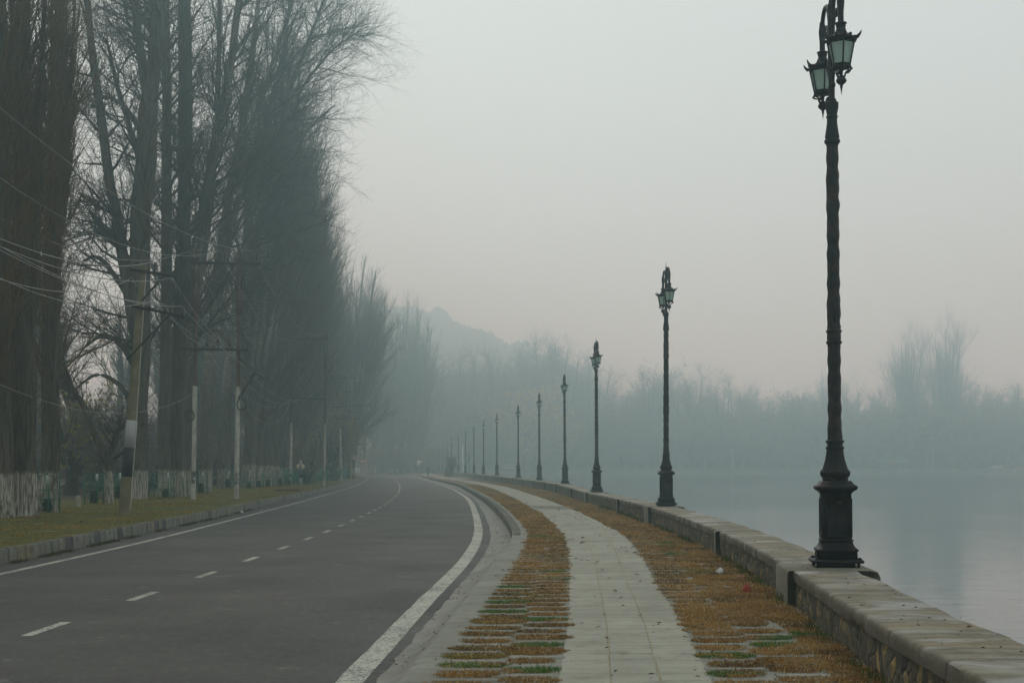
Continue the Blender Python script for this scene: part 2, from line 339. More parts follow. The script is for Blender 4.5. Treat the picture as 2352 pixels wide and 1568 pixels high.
# ================================================================== SETTING
ZR = -0.27                                           # road level; path and verge are z = 0
ZW = -0.66                                           # lake level
SHORE = 460.0
f_cen = curve([(0, -5.55), (17.2, -5.37), (30.5, -5.3), (39.7, -5.35), (49, -5.56), (69, -6.25), (86, -7.15), (111, -8.8), (133, -10.5), (185, -15), (265, -22.5), (330, -30)])
f_right = curve([(0, -2.0), (12.3, -1.42), (20, -1.2), (25.3, -1.02), (35.4, -.9), (47.7, -1.15), (60, -1.58), (81.7, -2.5), (107, -4.1), (131, -5.85), (191, -11.2), (284, -19.6), (330, -24.6)])
f_left = curve([(0, -9.1), (24.8, -8.94), (35.5, -9.2), (46.3, -9.7), (72, -11.1), (97, -12.6), (133, -15.0), (185, -19.2), (265, -26.8), (330, -34)])
f_kl = curve([(0, -9.95), (26.7, -9.75), (33, -9.98), (41, -10.35), (51, -10.85), (72, -12.1), (97, -13.6), (122, -15.3), (186, -20.3), (265, -27.7), (330, -35)])
f_edge = lambda y: f_right(y)+np.interp(y, [0, 12, 25, 37, 64, 400], [.24, .27, .33, .38, .36, .36])
f_kr = curve([(0, -1.22), (10.7, -.79), (14, -.65), (20, -.39), (28.3, -.09), (32.5, .0), (41.8, -.12), (56.4, -.62), (83, -1.95), (105, -3.25), (131, -4.9), (175, -8.9), (191, -10.4), (284, -18.9), (330, -23.9)])
f_pl = curve([(0, -.1), (11, .37), (13.75, .53), (20, .8), (26, 1.03), (32, 1.18), (38, 1.18), (50, .98), (70, .3), (92, -.7), (116, -2.0), (150, -4.95), (190, -8.8), (284, -17.3), (330, -22.3)])
f_pr = lambda y: f_pl(y)+np.interp(y, [0, 11, 15, 19, 24, 30, 36, 45, 65, 400], [1.05, 1.14, 1.17, 1.19, 1.29, 1.38, 1.42, 1.38, 1.38, 1.35])
f_wall = curve([(-10, 2.6), (4, 2.86), (7.8, 3.02), (10.8, 3.17), (13.1, 3.34), (16.9, 3.66), (22, 3.98), (28, 4.2), (40.5, 4.27), (52, 4.08), (64, 3.72), (88.4, 3.1), (110.5, 1.98), (133, .42), (155, -1.75), (180, -3.75), (205, -5.6), (228, -7.6), (250, -9.55), (275, -11.85), (305, -14.05), (331, -16.2), (355, -18.4), (400, -22.4)])
f_ztop = lambda y: np.interp(y, [0, 17, 40, 64, 88, 130, 160, 420], [.40, .413, .48, .46, .55, .57, .68, .68])
def ys(a, b, near=.4, grow=.035):
    v = [a]
    while v[-1] < b: v.append(v[-1]+near+grow*max(v[-1], 0))
    v[-1] = b; return np.array(v)
def strip(name, fa, fb, a, b, z, m, n=2, kind='structure', za=None, parent=None, near=.4):
    y = ys(a, b, near); u = np.linspace(0, 1, n); xa, xb = fa(y), fb(y)
    X = xa[:, None]*(1-u)+xb[:, None]*u; Y = np.repeat(y[:, None], n, 1)
    Z = (np.full_like(X, z) if za is None else za(Y)[..., :1]*(1-u)+z*u)
    mb = MB(); mb.grid(np.stack([X, Y, Z], 2), flip=True); o = mb.build(name, m, parent)
    return tag(o, kind=kind)

mb = MB(); mb.grid(np.array([[[-420, -70, -1.0], [600, -70, -1.0]], [[-420, 990, -1.0], [600, 990, -1.0]]], float), flip=True); tag(mb.build("ground", M_FLOOR), kind='structure')
strip("road", lambda y: f_kl(y)+.02, f_edge, -60, 332, ZR, M_ASPH, 10)
# the far end of the road swings away to the left behind the trees
mb = MB(); mb.grid(np.array([[[-90, 331, ZR-.002], [-20, 331, ZR-.002]], [[-90, 352, ZR-.002], [-20, 352, ZR-.002]]], float), flip=True); tag(mb.build("side_road", M_ASPH), kind='structure')
# painted markings, 4 mm proud
mb = MB()
def line(f, hw, a, b, jag=0.0):
    y = ys(a, b, .3, .02); x = f(y); j = nz(y, y*0+hw, 3.0, 5)*jag
    mb.grid(np.stack([np.stack([x-hw+j, y, np.full_like(y, ZR+.004)], 1), np.stack([x+hw+j*.4, y, np.full_like(y, ZR+.004)], 1)], 1), flip=True)
line(f_right, .125, -20, 330, .012); line(f_left, .075, -20, 330, .01)
d0 = 15.75
for k in range(-6, 21):
    ya = d0+k*4.15; line(f_cen, .065, ya, ya+1.4, .005)
line(f_cen, .06, 104, 330)
tag(mb.build("road_markings", M_LINE), kind='structure')
# right gutter: a sloped apron near the camera that becomes a flat channel below a kerb
y = ys(-30, 330, .12, .012); rampk = np.clip((y-26)/8, 0, 1)[:, None]; xe, xk = f_edge(y)[:, None], f_kr(y)[:, None]
rag = nz(y, y*0, 3.5, 9)[:, None]*.02+nz(y, y*0+3, 9, 11)[:, None]*.018
u = np.array([[0, .16, .4, .65, .85, 1.0]]); zs = ZR+.006+(0-ZR-.006)*(np.array([[0, .03, .22, .58, .93, 1.0]])*(1-rampk)+np.array([[0, .02, .04, .06, .07, .08]])*rampk)
zs = zs+nz(y[:, None]+u*2, y[:, None]*2, 1.7, 3)*.012*(u*(1-u)*4)
X = xe*(1-u)+xk*u; X[:, :1] += rag-.03
mb = MB(); mb.grid(np.stack([X, np.repeat(y[:, None], 6, 1), zs], 2), flip=True); tag(mb.build("gutter", M_GUTTER, smooth=True), kind='structure')
# pavement slab from kerb to wall, then the footpath of cast slabs 4 mm above it
strip("pavement", f_kr, lambda y: f_wall(y)+.1, -30, 332, 0.0, M_PAVE, 6)
mb = MB(); yy = -20.0; rs = np.random.RandomState(4)
while yy < 330:
    L = 2.3 if yy < 120 else 9; a = np.array([yy, yy+L-.005]); cols = [(0, .335), (.345, .665), (.675, 1)]
    if not (51.5 < yy < 56.5):
        for u0, u1 in cols:
            xl, xr = f_pl(a), f_pr(a); q = .004+rs.rand()*.003; tn = np.array([1, .99, .97])*rs.uniform(.95, 1.04)
            mb.grid(np.array([[[xl[i]*(1-u0)+xr[i]*u0, a[i], q], [xl[i]*(1-u1)+xr[i]*u1, a[i], q]] for i in (0, 1)]), c=tn, flip=True)
    else:
        for s_ in range(4):
            b = np.array([yy+s_*.58, yy+s_*.58+.36]); xl, xr = f_pl(b), f_pr(b); mb.grid(np.array([[[xl[i]-.1, b[i], .005], [xr[i]+.4, b[i], .005]] for i in (0, 1)]), c=(.9, .9, .88), flip=True)
    yy += L
tag(mb.build("footpath", M_PATH), kind='structure')
mb = MB()                                             # the pale mortar lines between the three rows of slabs
for u0 in (.34, .67):
    yl = ys(-20, 120, .5, .02); x = f_pl(yl)*(1-u0)+f_pr(yl)*u0; j = nz(yl, yl*0+u0, 2, 8)*.004
    mb.grid(np.stack([np.stack([x-.005+j, yl, np.full_like(yl, .0085)], 1), np.stack([x+.005+j, yl, np.full_like(yl, .0085)], 1)], 1), flip=True)
tag(mb.build("path_joints", flat("joint_mortar", (.36, .31, .20), .9, .2, .4, 3)), kind='structure')
# kerbs: single stones
def kerb(name, f, a, b, side, L, zt, wdt=.16, pale=.10):
    mb = MB(); rs = np.random.RandomState(7); y = a
    while y < b:
        l = L*(.7+.6*rs.rand())*(1 if y < 130 else 2.5); y2 = y+l; g = .004
        c = np.array([.15, .145, .12])*(.84+.3*rs.rand()); p = rs.rand()
        if p < pale: c = np.array([.22, .18, .11])*(.7+.5*rs.rand())
        elif p < pale*1.7: c = np.array([.055, .05, .055])
        t = zt(y)+rs.uniform(-.007, .007); o = rs.uniform(-.007, .007); sl = .022
        P = []
        for q in (y+g, y2-g):
            x = f(q)+o; P.append([[x, q, ZR-.05], [x+side*.012, q, t-sl], [x+side*(.012+sl), q, t], [x+side*wdt, q, t-.004], [x+side*wdt, q, ZR-.05]])
        G = np.array(P); n0 = mb.n; mb.grid(G, c=c, flip=side < 0); mb.T.append(np.array([[n0, n0+2, n0+1], [n0, n0+3, n0+2], [n0+5, n0+6, n0+7], [n0+5, n0+7, n0+8]], np.int32)); y = y2
    tag(mb.build(name, M_KERB), kind='structure')
kerb("roadside_kerb", f_kl, -30, 332, -1, .55, lambda y: .03)
kerb("footpath_kerb", lambda y: f_kr(y), 29.5, 332, 1, .42, lambda y: min(.02, ZR+.09+(y-29.5)*.05), .2, .06)
mb = MB(); 
for k in range(14): mb.box((-58+k*2.6, 351.5+rs.rand()*.1, -.05), (2.5, .35, .55))
tag(mb.build("end_kerb", M_COPE), kind='structure')
# left verge: undulating turf, then leaf litter under the trees
def vz(X, Y, off): return .012+.05*nz(X, Y, .45, 21)*np.clip(off/1.5, 0, 1)+.02*nz(X, Y, 2.0, 22)*np.clip(off/.6, 0, 1)
y = ys(-60, 355, .5, .03); off = np.array([.155, .4, .8, 1.3, 2, 3, 4, 5, 6, 7.2, 9]); X = f_kl(y)[:, None]-off; Y = np.repeat(y[:, None], len(off), 1)
mb = MB(); mb.grid(np.stack([X, Y, vz(X, Y, off[None])], 2)); tag(mb.build("grass_verge", M_VERGE, smooth=True), kind='structure')
off = np.array([8.9, 12, 16, 22, 32, 50, 90, 160, 390]); X = np.maximum(f_kl(y)[:, None]-off, -410); Y = np.repeat(y[:, None], len(off), 1)
mb = MB(); mb.grid(np.stack([X, Y, -.02+.06*nz(X, Y, .3, 23)], 2)); tag(mb.build("woodland_floor", M_FLOOR, smooth=True), kind='structure')
# lake and the far bank
y = np.concatenate([np.linspace(-65, 0, 8), ys(0, SHORE+1, 2, .03)[1:]]); u = np.array([0, .002, .01, .05, .2, .5, 1.0])
X = (f_wall(y)+.2)[:, None]*(1-u)+585*u; X[:, 0] = f_wall(y)+.15
mb = MB(); mb.grid(np.stack([X, np.repeat(y[:, None], len(u), 1), np.full_like(X, ZW)], 2), flip=True); tag(mb.build("lake", M_WATER), kind='structure')
gx = np.linspace(-410, 590, 130); gy = np.array([SHORE+.5, SHORE+3, SHORE+8, SHORE+12, SHORE+24, 505, 545, 640, 985]); Gx, Gy = np.meshgrid(gx, gy)
mb = MB(); mb.grid(np.stack([Gx, np.where((Gx < -24) & (Gy < 470), np.maximum(Gy-108, 352), Gy), .35+.1*nz(Gx, Gy, .1, 31)+2.8*np.clip((Gy-SHORE-12)/25, 0, 1)*(Gx > -24)+np.where(Gx < -24, -.3, 0)], 2), flip=True); tag(mb.build("far_bank", M_FLOOR, smooth=True), kind='structure')
# wooded hill far behind
ridge = [(300, 1000), (600, 860), (760, 770), (850, 712), (895, 694), (912, 688), (935, 690), (955, 694), (985, 704), (1005, 690), (1018, 700), (1040, 722), (1080, 738), (1130, 752), (1170, 778), (1200, 770), (1225, 788), (1260, 806), (1320, 830), (1400, 900), (1500, 1000)]
hy = 880.0; px = np.linspace(600, 1500, 400); py = np.interp(px, *zip(*ridge))-4*nz(px, px*0, .12, 3)-3*nz(px, px*0, .5, 4)-5*np.abs(nz(px, px*0, .9, 5))
hx = (px-CX)*hy/FPX; hz = np.minimum(CAM_H-(py+16-Y0)*hy/FPX, 100.5)
prof = np.array([0, .3, .6, .85, .97, 1.0, .9, .5, 0]); dy = np.array([-90, -72, -50, -24, -6, 0, 16, 50, 100])
mb = MB(); mb.grid(np.stack([np.repeat(hx[:, None], 9, 1), hy+dy[None]+nz(hx, hx*0, .3, 6)[:, None]*2+0*hx[:, None], .5+np.maximum(hz, 1)[:, None]*prof], 2)); tag(mb.build("hill", M_HILL), kind='structure')

# ================================================================== LAKESIDE WALL
def wall(name, fc, fz, a, b, near, grow):
    y = ys(a, b, near, grow); c = fc(y); zt = fz(y); arc = np.concatenate([[0], np.cumsum(np.hypot(np.diff(c), np.diff(y)))])
    j = lambda s, sd, k: nz(y, y*0+k, s, sd)
    one = np.ones_like(y)
    face = [(-.355+.015*j(3, 41, 1), -.06*one), (-.36+.02*j(4, 42, 2), zt*.4), (-.352+.018*j(4, 43, 3), zt-.13)]
    cop = [(-.34*one, zt-.135), (-.378+.010*j(5, 44, 1), zt-.125+.008*j(2, 45, 1)), (-.384+.010*j(4, 46, 2), zt-.05), (-.376+.010*j(4, 47, 3), zt-.014+.006*j(5, 57, 1)), (-.352+.012*j(4, 48, 1), zt+.003*j(1.6, 49, 1)),
           (-.1*one, zt+.004+.006*j(1.3, 50, 4)), (.15*one, zt+.004+.006*j(1.3, 51, 4)), (.335+.03*j(2.2, 52, 2), zt+.004*j(2, 53, 1)), (.37+.035*j(2.2, 52, 2), zt-.04), (.365+.03*j(2, 54, 1), zt-.16), (.33*one, zt-.9)]
    def mk(nm, pts, m, par):
        X = np.stack([c+p[0] for p in pts], 1); Z = np.stack([p[1] for p in pts], 1); G = np.stack([X, np.repeat(y[:, None], len(pts), 1), Z], 2)
        vv = np.concatenate([np.zeros((len(y), 1)), np.cumsum(np.hypot(np.diff(X, axis=1), np.diff(Z, axis=1)), 1)], 1)
        uv = np.stack([np.repeat(arc[:, None], len(pts), 1), vv], 2).reshape(-1, 2)
        mb = MB(); mb.grid(G); return mb.build(nm, m, par, True, 60, uv)
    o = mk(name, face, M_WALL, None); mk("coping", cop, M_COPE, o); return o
lake_wall = wall("lakeside_wall", f_wall, f_ztop, -12, 402, .12, .012)
tag(lake_wall, "long low rubble stone wall with a flat coping along the lake edge", "wall")
LAMPS = [(16.86, 3.84), (40.5, 4.39), (63.9, 3.81), (88.4, 3.30), (110.5, 2.13), (133, .59), (155, -1.64), (180, -3.6), (205, -5.46), (228, -7.47), (250, -9.4), (275, -11.7), (305, -13.95), (331, -16.1), (355, -18.25), (382, -20.7)]
def pier(mb, Y, half, stub=True):
    c = float(f_wall(Y)); z = float(f_ztop(Y)); t = math.atan2(-(float(f_wall(Y+.3))-float(f_wall(Y-.3))), .6)
    x0, x1 = -.45, .60 if stub else .40
    P = [(x0, -.08), (x0-.004, z-.02), (x0+.02, z+.008), (x1-.1, z+.012), (x1-.03, z-.01), (x1, z-.07), (x1, -.9)]
    G = np.array([[[px, s*half, pz] for px, pz in P] for s in (-1, -.96, .96, 1)]); G[0, :, 2] -= .012; G[3, :, 2] -= .012
    ca, sa = math.cos(t), math.sin(t); x = G[..., 0]*ca-G[..., 1]*sa+c; yv = G[..., 0]*sa+G[..., 1]*ca+Y; G = np.stack([x, yv, G[..., 2]], 2)
    n0 = mb.n; mb.grid(G); m = len(P); mb.T.append(np.array([[n0, n0+i, n0+i+1] for i in range(1, m-1)]+[[n0+3*m, n0+3*m+i+1, n0+3*m+i] for i in range(1, m-1)], np.int32))
for i, (Y, X) in enumerate(LAMPS):
    mb = MB(); pier(mb, Y+.05, .62); mb.build("pier", M_PIER, lake_wall)
    if i < 8:
        mb = MB(); pier(mb, Y+9+i*.5, .13, False); mb.build("pier", M_PIER, lake_wall)

# ================================================================== STREET LAMPS
def ring(z, r, h=.03, b=None): b = b or r*.8; return [(b, z-h*.9), (r, z-h*.5), (r*1.01, z), (r, z+h*.5), (b, z+h*.9)]
def make_lamp():
    root = empty("street_lamp")
    mb = MB(); mb.sqlathe([(.285, .05), (.29, .055), (.29, .082), (.283, .088)])
    for sx in (-1, 1):
        for sy in (-1, 1): mb.lathe([(.018, 0), (.018, .05)], 8, loc=(sx*.235, sy*.235, 0)); mb.lathe([(.024, .088), (.024, .105), (.016, .115)], 6, loc=(sx*.245, sy*.245, 0))
    mb.sqlathe([(.2, .0), (.2, .05)]); mb.build("base_plate", M_IRON, root)
    mb = MB(); mb.sqlathe([(.225, .088), (.222, .185), (.236, .19), (.236, .205), (.226, .215), (.20, .235), (.182, .27), (.176, .305), (.186, .31), (.184, .322), (.168, .328), (.165, .86), (.178, .875), (.19, .89), (.218, .905), (.232, .925), (.232, .945), (.222, .955), (.19, .975), (.168, 1.01)])
    o = mb.build("pedestal", M_IRON, root)
    for q in range(4):                                # raised framed panel with a relief of leaves on each face
        mb = MB(); a = q*math.pi/2; Mz = np.array([[math.cos(a), -math.sin(a), 0], [math.sin(a), math.cos(a), 0], [0, 0, 1]])
        def P(x, z, d): return Mz @ np.array([x, -(.166+d), z])
        pts = [(-.125, .36), (.125, .36), (.125, .765), (.085, .765), (.07, .80), (0, .82), (-.07, .80), (-.085, .765), (-.125, .765)]
        for (x0, z0), (x1, z1) in zip(pts, pts[1:]+pts[:1]): mb.bar(P(x0, z0, .004), P(x1, z1, .004), .018, .022)
        stem = [(0.02, .40), (-.03, .48), (-.02, .55), (.02, .6), (.01, .68), (-.02, .74)]
        mb.tube([P(x, z, .003) for x, z in stem], .009, 6)
        for (x, z), b in zip([(.0, .47), (-.03, .6), (.02, .73), (.05, .5)], (.6, 2.4, 1.5, .2)):
            for k in range(5): an = b-.8+k*.4; mb.tube([P(x, z, .002), P(x+.03*math.cos(an), z+.03*math.sin(an), .006), P(x+.06*math.cos(an+.15), z+.06*math.sin(an+.15), .001)], [.005, .010, .002], 5)
        for s in (-1, 1): mb.bar(P(s*.152, .35, .0), P(s*.152, .80, .0), .02, .012)
        mb.build("panel", M_IRON, o)
    flute = lambda a, z: 1+.045*np.cos(a*14)*((z > 1.12) & (z < 1.38)); gad = lambda a, z: 1+.03*np.cos(a*22)*((z > 1.03) & (z < 1.15))
    mb = MB(); pr = [(.168, .985), (.15, 1.0), (.143, 1.012), (.15, 1.022), (.15, 1.036), (.142, 1.046), (.158, 1.06), (.17, 1.085), (.17, 1.115), (.158, 1.13), (.15, 1.138), (.144, 1.15), (.126, 1.205), (.109, 1.27), (.099, 1.33), (.095, 1.37)]+ring(1.40, .107, .024, .092)+ring(1.475, .107, .024, .09)
    mb.lathe(pr, 44, mod=lambda a, z: flute(a, z)*gad(a, z)); mb.build("column_base", M_IRON, root, True, 30)
    zz = np.linspace(1.49, 5.0, 90); rr = np.interp(zz, [1.49, 2.6, 5.0], [.079, .075, .069])+.0035*np.sin(zz*21)+.003*np.sin(zz*34+1)
    prof = [(r, z) for r, z in zip(rr, zz)]; prof = [p for p in prof if not (2.62 < p[1] < 2.81)]
    k = [i for i, p in enumerate(prof) if p[1] > 2.7][0]; prof = prof[:k]+ring(2.65, .092, .024, .078)+[(.082, 2.69), (.082, 2.74)]+ring(2.78, .092, .024, .078)+prof[k:]
    vine = lambda a, z: 1+.10*np.clip(np.cos(a*2-z*4.2)-.35, 0, 1)+.05*np.sin(a*5+z*30)*np.clip(np.cos(a*2-z*4.2), 0, 1)
    mb = MB(); mb.lathe(prof, 28, mod=lambda a, z: np.where((z < 2.62) | (z > 2.82), vine(a, z), 1.0)); mb.build("shaft", M_SHAFT, root, True, 50)
    mb = MB(); mb.lathe([(.07, 4.98)]+ring(5.03, .092, .03, .078)+[(.086, 5.08), (.076, 5.14), (.062, 5.24), (.06, 5.30)]+ring(5.32, .068, .02, .06)+[(.062, 5.36), (.075, 5.42), (.078, 5.45), (.078, 5.49), (.055, 5.495), (.052, 5.53), (.036, 5.535), (.035, 6.45), (.044, 6.46), (.044, 6.5), (.034, 6.52), (.03, 6.62), (.04, 6.64), (.03, 6.67), (.018, 6.74), (.024, 6.77), (.012, 6.8), (.002, 6.93)], 16); mb.build("upper_tube", M_IRON, root, True, 30)
    for s in (1, -1):
        ax = np.array([.07, -.9975, 0])*s
        pt = lambda d, z: np.array([ax[0]*d, ax[1]*d, z])
        mb = MB(); arc = [pt(.05, 5.72), pt(.10, 5.80), pt(.115, 5.95), pt(.115, 6.2), pt(.115, 6.5)]+[pt(.345-.23*math.cos(t), 6.5+.23*math.sin(t)) for t in np.linspace(.2, math.pi, 12)]+[pt(.575, 6.42), pt(.575, 6.25)]
        mb.tube(arc, [.022]*5+[.026]*10+[.034, .036, .034, .034], 10)
        V, Qd = tubes(np.array([[pt(.575, 6.62), pt(.572, 6.5), pt(.575, 6.4)]]), np.array([[.03, .045, .036]]), 10); mb.add(V, Qd)
        sc = [pt(.115, 5.85), pt(.2, 5.86), pt(.26, 5.93), pt(.23, 6.0), pt(.19, 5.97)]; mb.tube(sc, [.014, .014, .012, .01, .014], 6)
        sc = [pt(.115, 6.35), pt(.2, 6.38), pt(.27, 6.48), pt(.33, 6.50), pt(.36, 6.44), pt(.32, 6.41)]; mb.tube(sc, [.014, .014, .012, .012, .012, .016], 6)
        sc = [pt(.05, 6.22), pt(.115, 6.22)]; mb.tube(sc, .018, 6); mb.ball(pt(.09, 5.68), .03, 8, (1, 1, 1.4))
        mb.build("arm", M_IRON, root, True, 40)
        L = pt(.575, 0); ph = math.atan2(ax[1], ax[0])
        lan = MB(); lan.lathe([(.034, 6.27), (.068, 6.255), (.068, 6.245), (.055, 6.235), (.058, 6.215), (.05, 6.205), (.056, 6.175), (.064, 6.16), (.066, 6.15), (.07, 6.142)], 14, loc=L)
        lan.lathe([(.07, 6.145), (.085, 6.125), (.13, 6.095), (.178, 6.082), (.184, 6.07), (.178, 6.05), (.165, 6.045)], 6, phase=ph, loc=L)
        la = lan.build("lantern", M_IRON, root)
        hn = MB()
        for q in range(6):
            a = ph+q*math.pi/3; d = np.array([math.cos(a), math.sin(a), 0]); hn.tube([L+d*.15+[0, 0, 6.075], L+d*.195+[0, 0, 6.068], L+d*.225+[0, 0, 6.10], L+d*.242+[0, 0, 6.135]], [.02, .022, .014, .004], 6)
            a2 = a+math.pi/6; d2 = np.array([math.cos(a2), math.sin(a2), 0]); hn.ball(L+d2*.158+[0, 0, 6.09], .022, 6, (1, 1, 1))
        hn.build("roof_horn", M_IRON, la, True, 40)
        fr = MB()
        for q in range(6):
            a = ph+q*math.pi/3; d = np.array([math.cos(a), math.sin(a), 0]); fr.bar(L+d*.163+[0, 0, 6.05], L+d*.102+[0, 0, 5.755], .016, .016)
            b = ph+(q+1)*math.pi/3; d2 = np.array([math.cos(b), math.sin(b), 0])
            for uu, vv in ((.2, .8),): fr.bar(L+d*.158*.95+[0, 0, 6.03], L+d2*.158*.95+[0, 0, 6.03], .01, .03); fr.bar(L+d*.104+[0, 0, 5.77], L+d2*.104+[0, 0, 5.77], .012, .026)
            fr.tube([L+d*.1+[0, 0, 5.74], L+d*.122+[0, 0, 5.715], L+d*.105+[0, 0, 5.70], L+d*.06+[0, 0, 5.69], L+d*.04+[0, 0, 5.63]], [.014, .017, .011, .01, .008], 6)
        fr.lathe([(.09, 5.765), (.116, 5.758), (.12, 5.745), (.112, 5.735), (.02, 5.73)], 6, phase=ph, loc=L)
        fr.lathe([(.02, 5.65), (.045, 5.645), (.045, 5.625), (.055, 5.61), (.062, 5.59), (.05, 5.57), (.02, 5.545), (.014, 5.53), (.018, 5.52), (.012, 5.51), (.001, 5.43)], 12, loc=L)
        fr.lathe([(.012, 5.65), (.012, 5.74)], 8, loc=L)
        fr.build("lantern_frame", M_IRON, la)
        gl = MB(); gl.lathe([(.152, 6.045), (.096, 5.765)], 6, phase=ph, loc=L); gl.T = []; gl.build("glass", M_GLASS, la)
    return root
lamp = make_lamp()
NEXT = ["nearest black cast iron lamp, the tallest in the picture, its top cut by the frame", "second black lamp of the row, on the wall with open lake to its right", "third black lamp of the row, standing on the wall before the lake trees",
        "fourth black lamp of the row, between the yellow trees and the third lamp", "fifth black lamp from the camera, in front of the yellow-leaved trees", "sixth black lamp from the camera, just right of the white van across the bay", "seventh black lamp from the camera along the lakeside wall",
        "eighth black lamp, the one just right of the thin green hooked post", "ninth lamp of the row, just left of the green hooked post", "tenth lamp of the row, greyed by fog, right of the turquoise shawl", "lamp in the fog rising directly behind the dark bush", "fogged lamp next left of the dark bush",
        "faint lamp, fourth from the far end of the row", "faint lamp, third from the far end of the row", "very faint lamp, last but one at the far end of the row", "faintest and smallest lamp at the far end of the row"]
for i, (Y, X) in enumerate(LAMPS):
    o = lamp if i == 0 else copy_tree(lamp)
    o.location = (X, Y, float(f_ztop(Y))+.012); o.rotation_euler = (0, R(-.5) if i == 0 else R(rs.uniform(-.5, .3)), R(-6) if i == 0 else rs.uniform(-.03, .03)); tag(o, NEXT[i], "street lamp", "black lamps along the lakeside wall")
# ================================================================== TREES
def resample(pts, K):
    p = np.array(pts, float); n = len(p); t = np.linspace(0, n-1, K); i = np.clip(t.astype(int), 0, n-2); f = (t-i)[:, None]
    a = p[np.clip(i-1, 0, n-1)]; b = p[i]; c = p[i+1]; d = p[np.clip(i+2, 0, n-1)]
    v = .5*((2*b)+(c-a)*f+(2*a-5*b+4*c-d)*f**2+(3*b-a-3*c+d)*f**3)
    lin = b*(1-f)+c*f; v[:, 3:] = lin[:, 3:]; return v
def sprout(rng, P, Rr, n, t0, t1, ang, asd, L, taper, K, up, wob, rr, rmax, tip=.35, tp=1.0, side=None, wt=None):
    N, Kp, _ = P.shape; ln = np.linalg.norm(P[:, -1]-P[:, 0], axis=1)
    wgt = ln if wt is None else wt*ln
    i = rng.choice(N, n, p=wgt/wgt.sum()); t = t0+(t1-t0)*rng.rand(n)**tp
    u = t*(Kp-1); k = np.clip(u.astype(int), 0, Kp-2); f = (u-k)[:, None]
    pos = P[i, k]*(1-f)+P[i, k+1]*f; tan = P[i, k+1]-P[i, k]; tan /= np.linalg.norm(tan, axis=1, keepdims=True)+1e-9
    rad = Rr[i, k]*(1-f[:, 0])+Rr[i, k+1]*f[:, 0]
    v = rng.normal(size=(n, 3))
    if side is not None: v += np.array(side)
    v -= (v*tan).sum(1, keepdims=True)*tan; v /= np.linalg.norm(v, axis=1, keepdims=True)+1e-9
    a = np.radians(rng.normal(ang, asd, n))[:, None]; d = np.cos(a)*tan+np.sin(a)*v
    lg = L*(1-taper*t)*np.exp(rng.normal(0, .28, n)); st = (lg/(K-1))[:, None]; out = [pos]
    for _ in range(K-1):
        out.append(out[-1]+d*st); d = d+np.array([0, 0, up/(K-1)])+rng.normal(0, wob, (n, 3)); d /= np.linalg.norm(d, axis=1, keepdims=True)
    r0 = np.minimum(rad*rr, rmax); Ro = r0[:, None]*np.linspace(1, tip, K)[None]
    return np.stack(out, 1), Ro
def leafquads(mb, rng, pos, size, cols):
    n = len(pos); a = rng.normal(size=(n, 3)); a /= np.linalg.norm(a, axis=1, keepdims=True); b = np.cross(a, rng.normal(size=(n, 3))); b /= np.linalg.norm(b, axis=1, keepdims=True)
    s = size*(.6+.8*rng.rand(n))[:, None]; V = np.stack([pos-a*s, pos+b*s*.55, pos+a*s, pos-b*s*.55], 1)
    c = np.array(cols)[rng.randint(len(cols), size=n)]*(.7+.6*rng.rand(n))[:, None]
    mb.add(V.reshape(-1, 3), np.arange(n*4).reshape(-1, 4), c=np.repeat(c, 4, 0))
def lerpk(A, K):
    n = A.shape[1]; t = np.linspace(0, n-1, K); i = np.clip(t.astype(int), 0, n-2); f = (t-i)[None, :, None]; return A[:, i]*(1-f)+A[:, i+1]*f
class Tree:
    def __init__(s, seed, leaders, k=10, K=16):
        s.rng = np.random.RandomState(seed); s.trunk = MB(); s.crown = MB(); s.lv = [None]
        L = np.stack([resample(l, K) for l in leaders]); s.P, s.R = L[..., :3].copy(), np.maximum(L[..., 3], .012)
        s.P[:, 1:-1] += s.rng.normal(0, 1, s.P[:, 1:-1].shape)*np.minimum(s.R[:, 1:-1, None]*.12, .06)
        V, Q = tubes(s.P, s.R, k); V = V.reshape(len(leaders), K, k, 3); a = np.arange(k)*2*math.pi/k
        for i in range(len(leaders)):                 # fluted, flared butt and an uneven section
            ph = s.rng.rand(3)*6.28; c = s.P[i][:, None, :]; m = 1+.09*np.sin(a*3+ph[0])+.06*np.sin(a*5+ph[1]); V[i] = c+(V[i]-c)*m[None, :, None]
        s.trunk.add(V.reshape(-1, 3), Q); s.lv = [(s.P, s.R)]
    def grow(s, src, n, k=4, trunk=False, add=True, **kw):
        Km = max(s.lv[i][0].shape[1] for i in src); P = np.concatenate([lerpk(s.lv[i][0], Km) for i in src]); Rr = np.concatenate([lerpk(s.lv[i][1][..., None], Km)[..., 0] for i in src])
        O = sprout(s.rng, P, Rr, n, **kw); s.lv.append(O)
        if add: V, Q = tubes(O[0], O[1], k); (s.trunk if trunk else s.crown).add(V, Q)
        return len(s.lv)-1
    def tips(s, lv, n):
        P = s.lv[lv][0]; i = s.rng.randint(len(P), size=n); return P[i, s.rng.randint(P.shape[1]//2, P.shape[1], size=n)]
    def make(s, name, mt, mc, leaves=None):
        root = empty(name); s.trunk.build("trunk", mt, root, True, 80); s.crown.build("crown", mc, root)
        if leaves: mb = MB(); leafquads(mb, s.rng, *leaves); mb.build("leaves", M_LEAF, root)
        return root
def up_leader(x0, y0, z0, x1, y1, z1, r0, r1, bow=.0, flare=True, n=5):
    t = np.linspace(0, 1, n); P = [[x0+(x1-x0)*(q**1.2)+bow*math.sin(q*math.pi), y0+(y1-y0)*q, z0+(z1-z0)*q, r0*(1-q)+r1*q] for q in t]
    if flare and z0 < .5: P.insert(1, [P[0][0], P[0][1], P[0][2]+.7, r0*.97]); P[0][3] = r0*1.25; P[0][2] -= .15
    return P

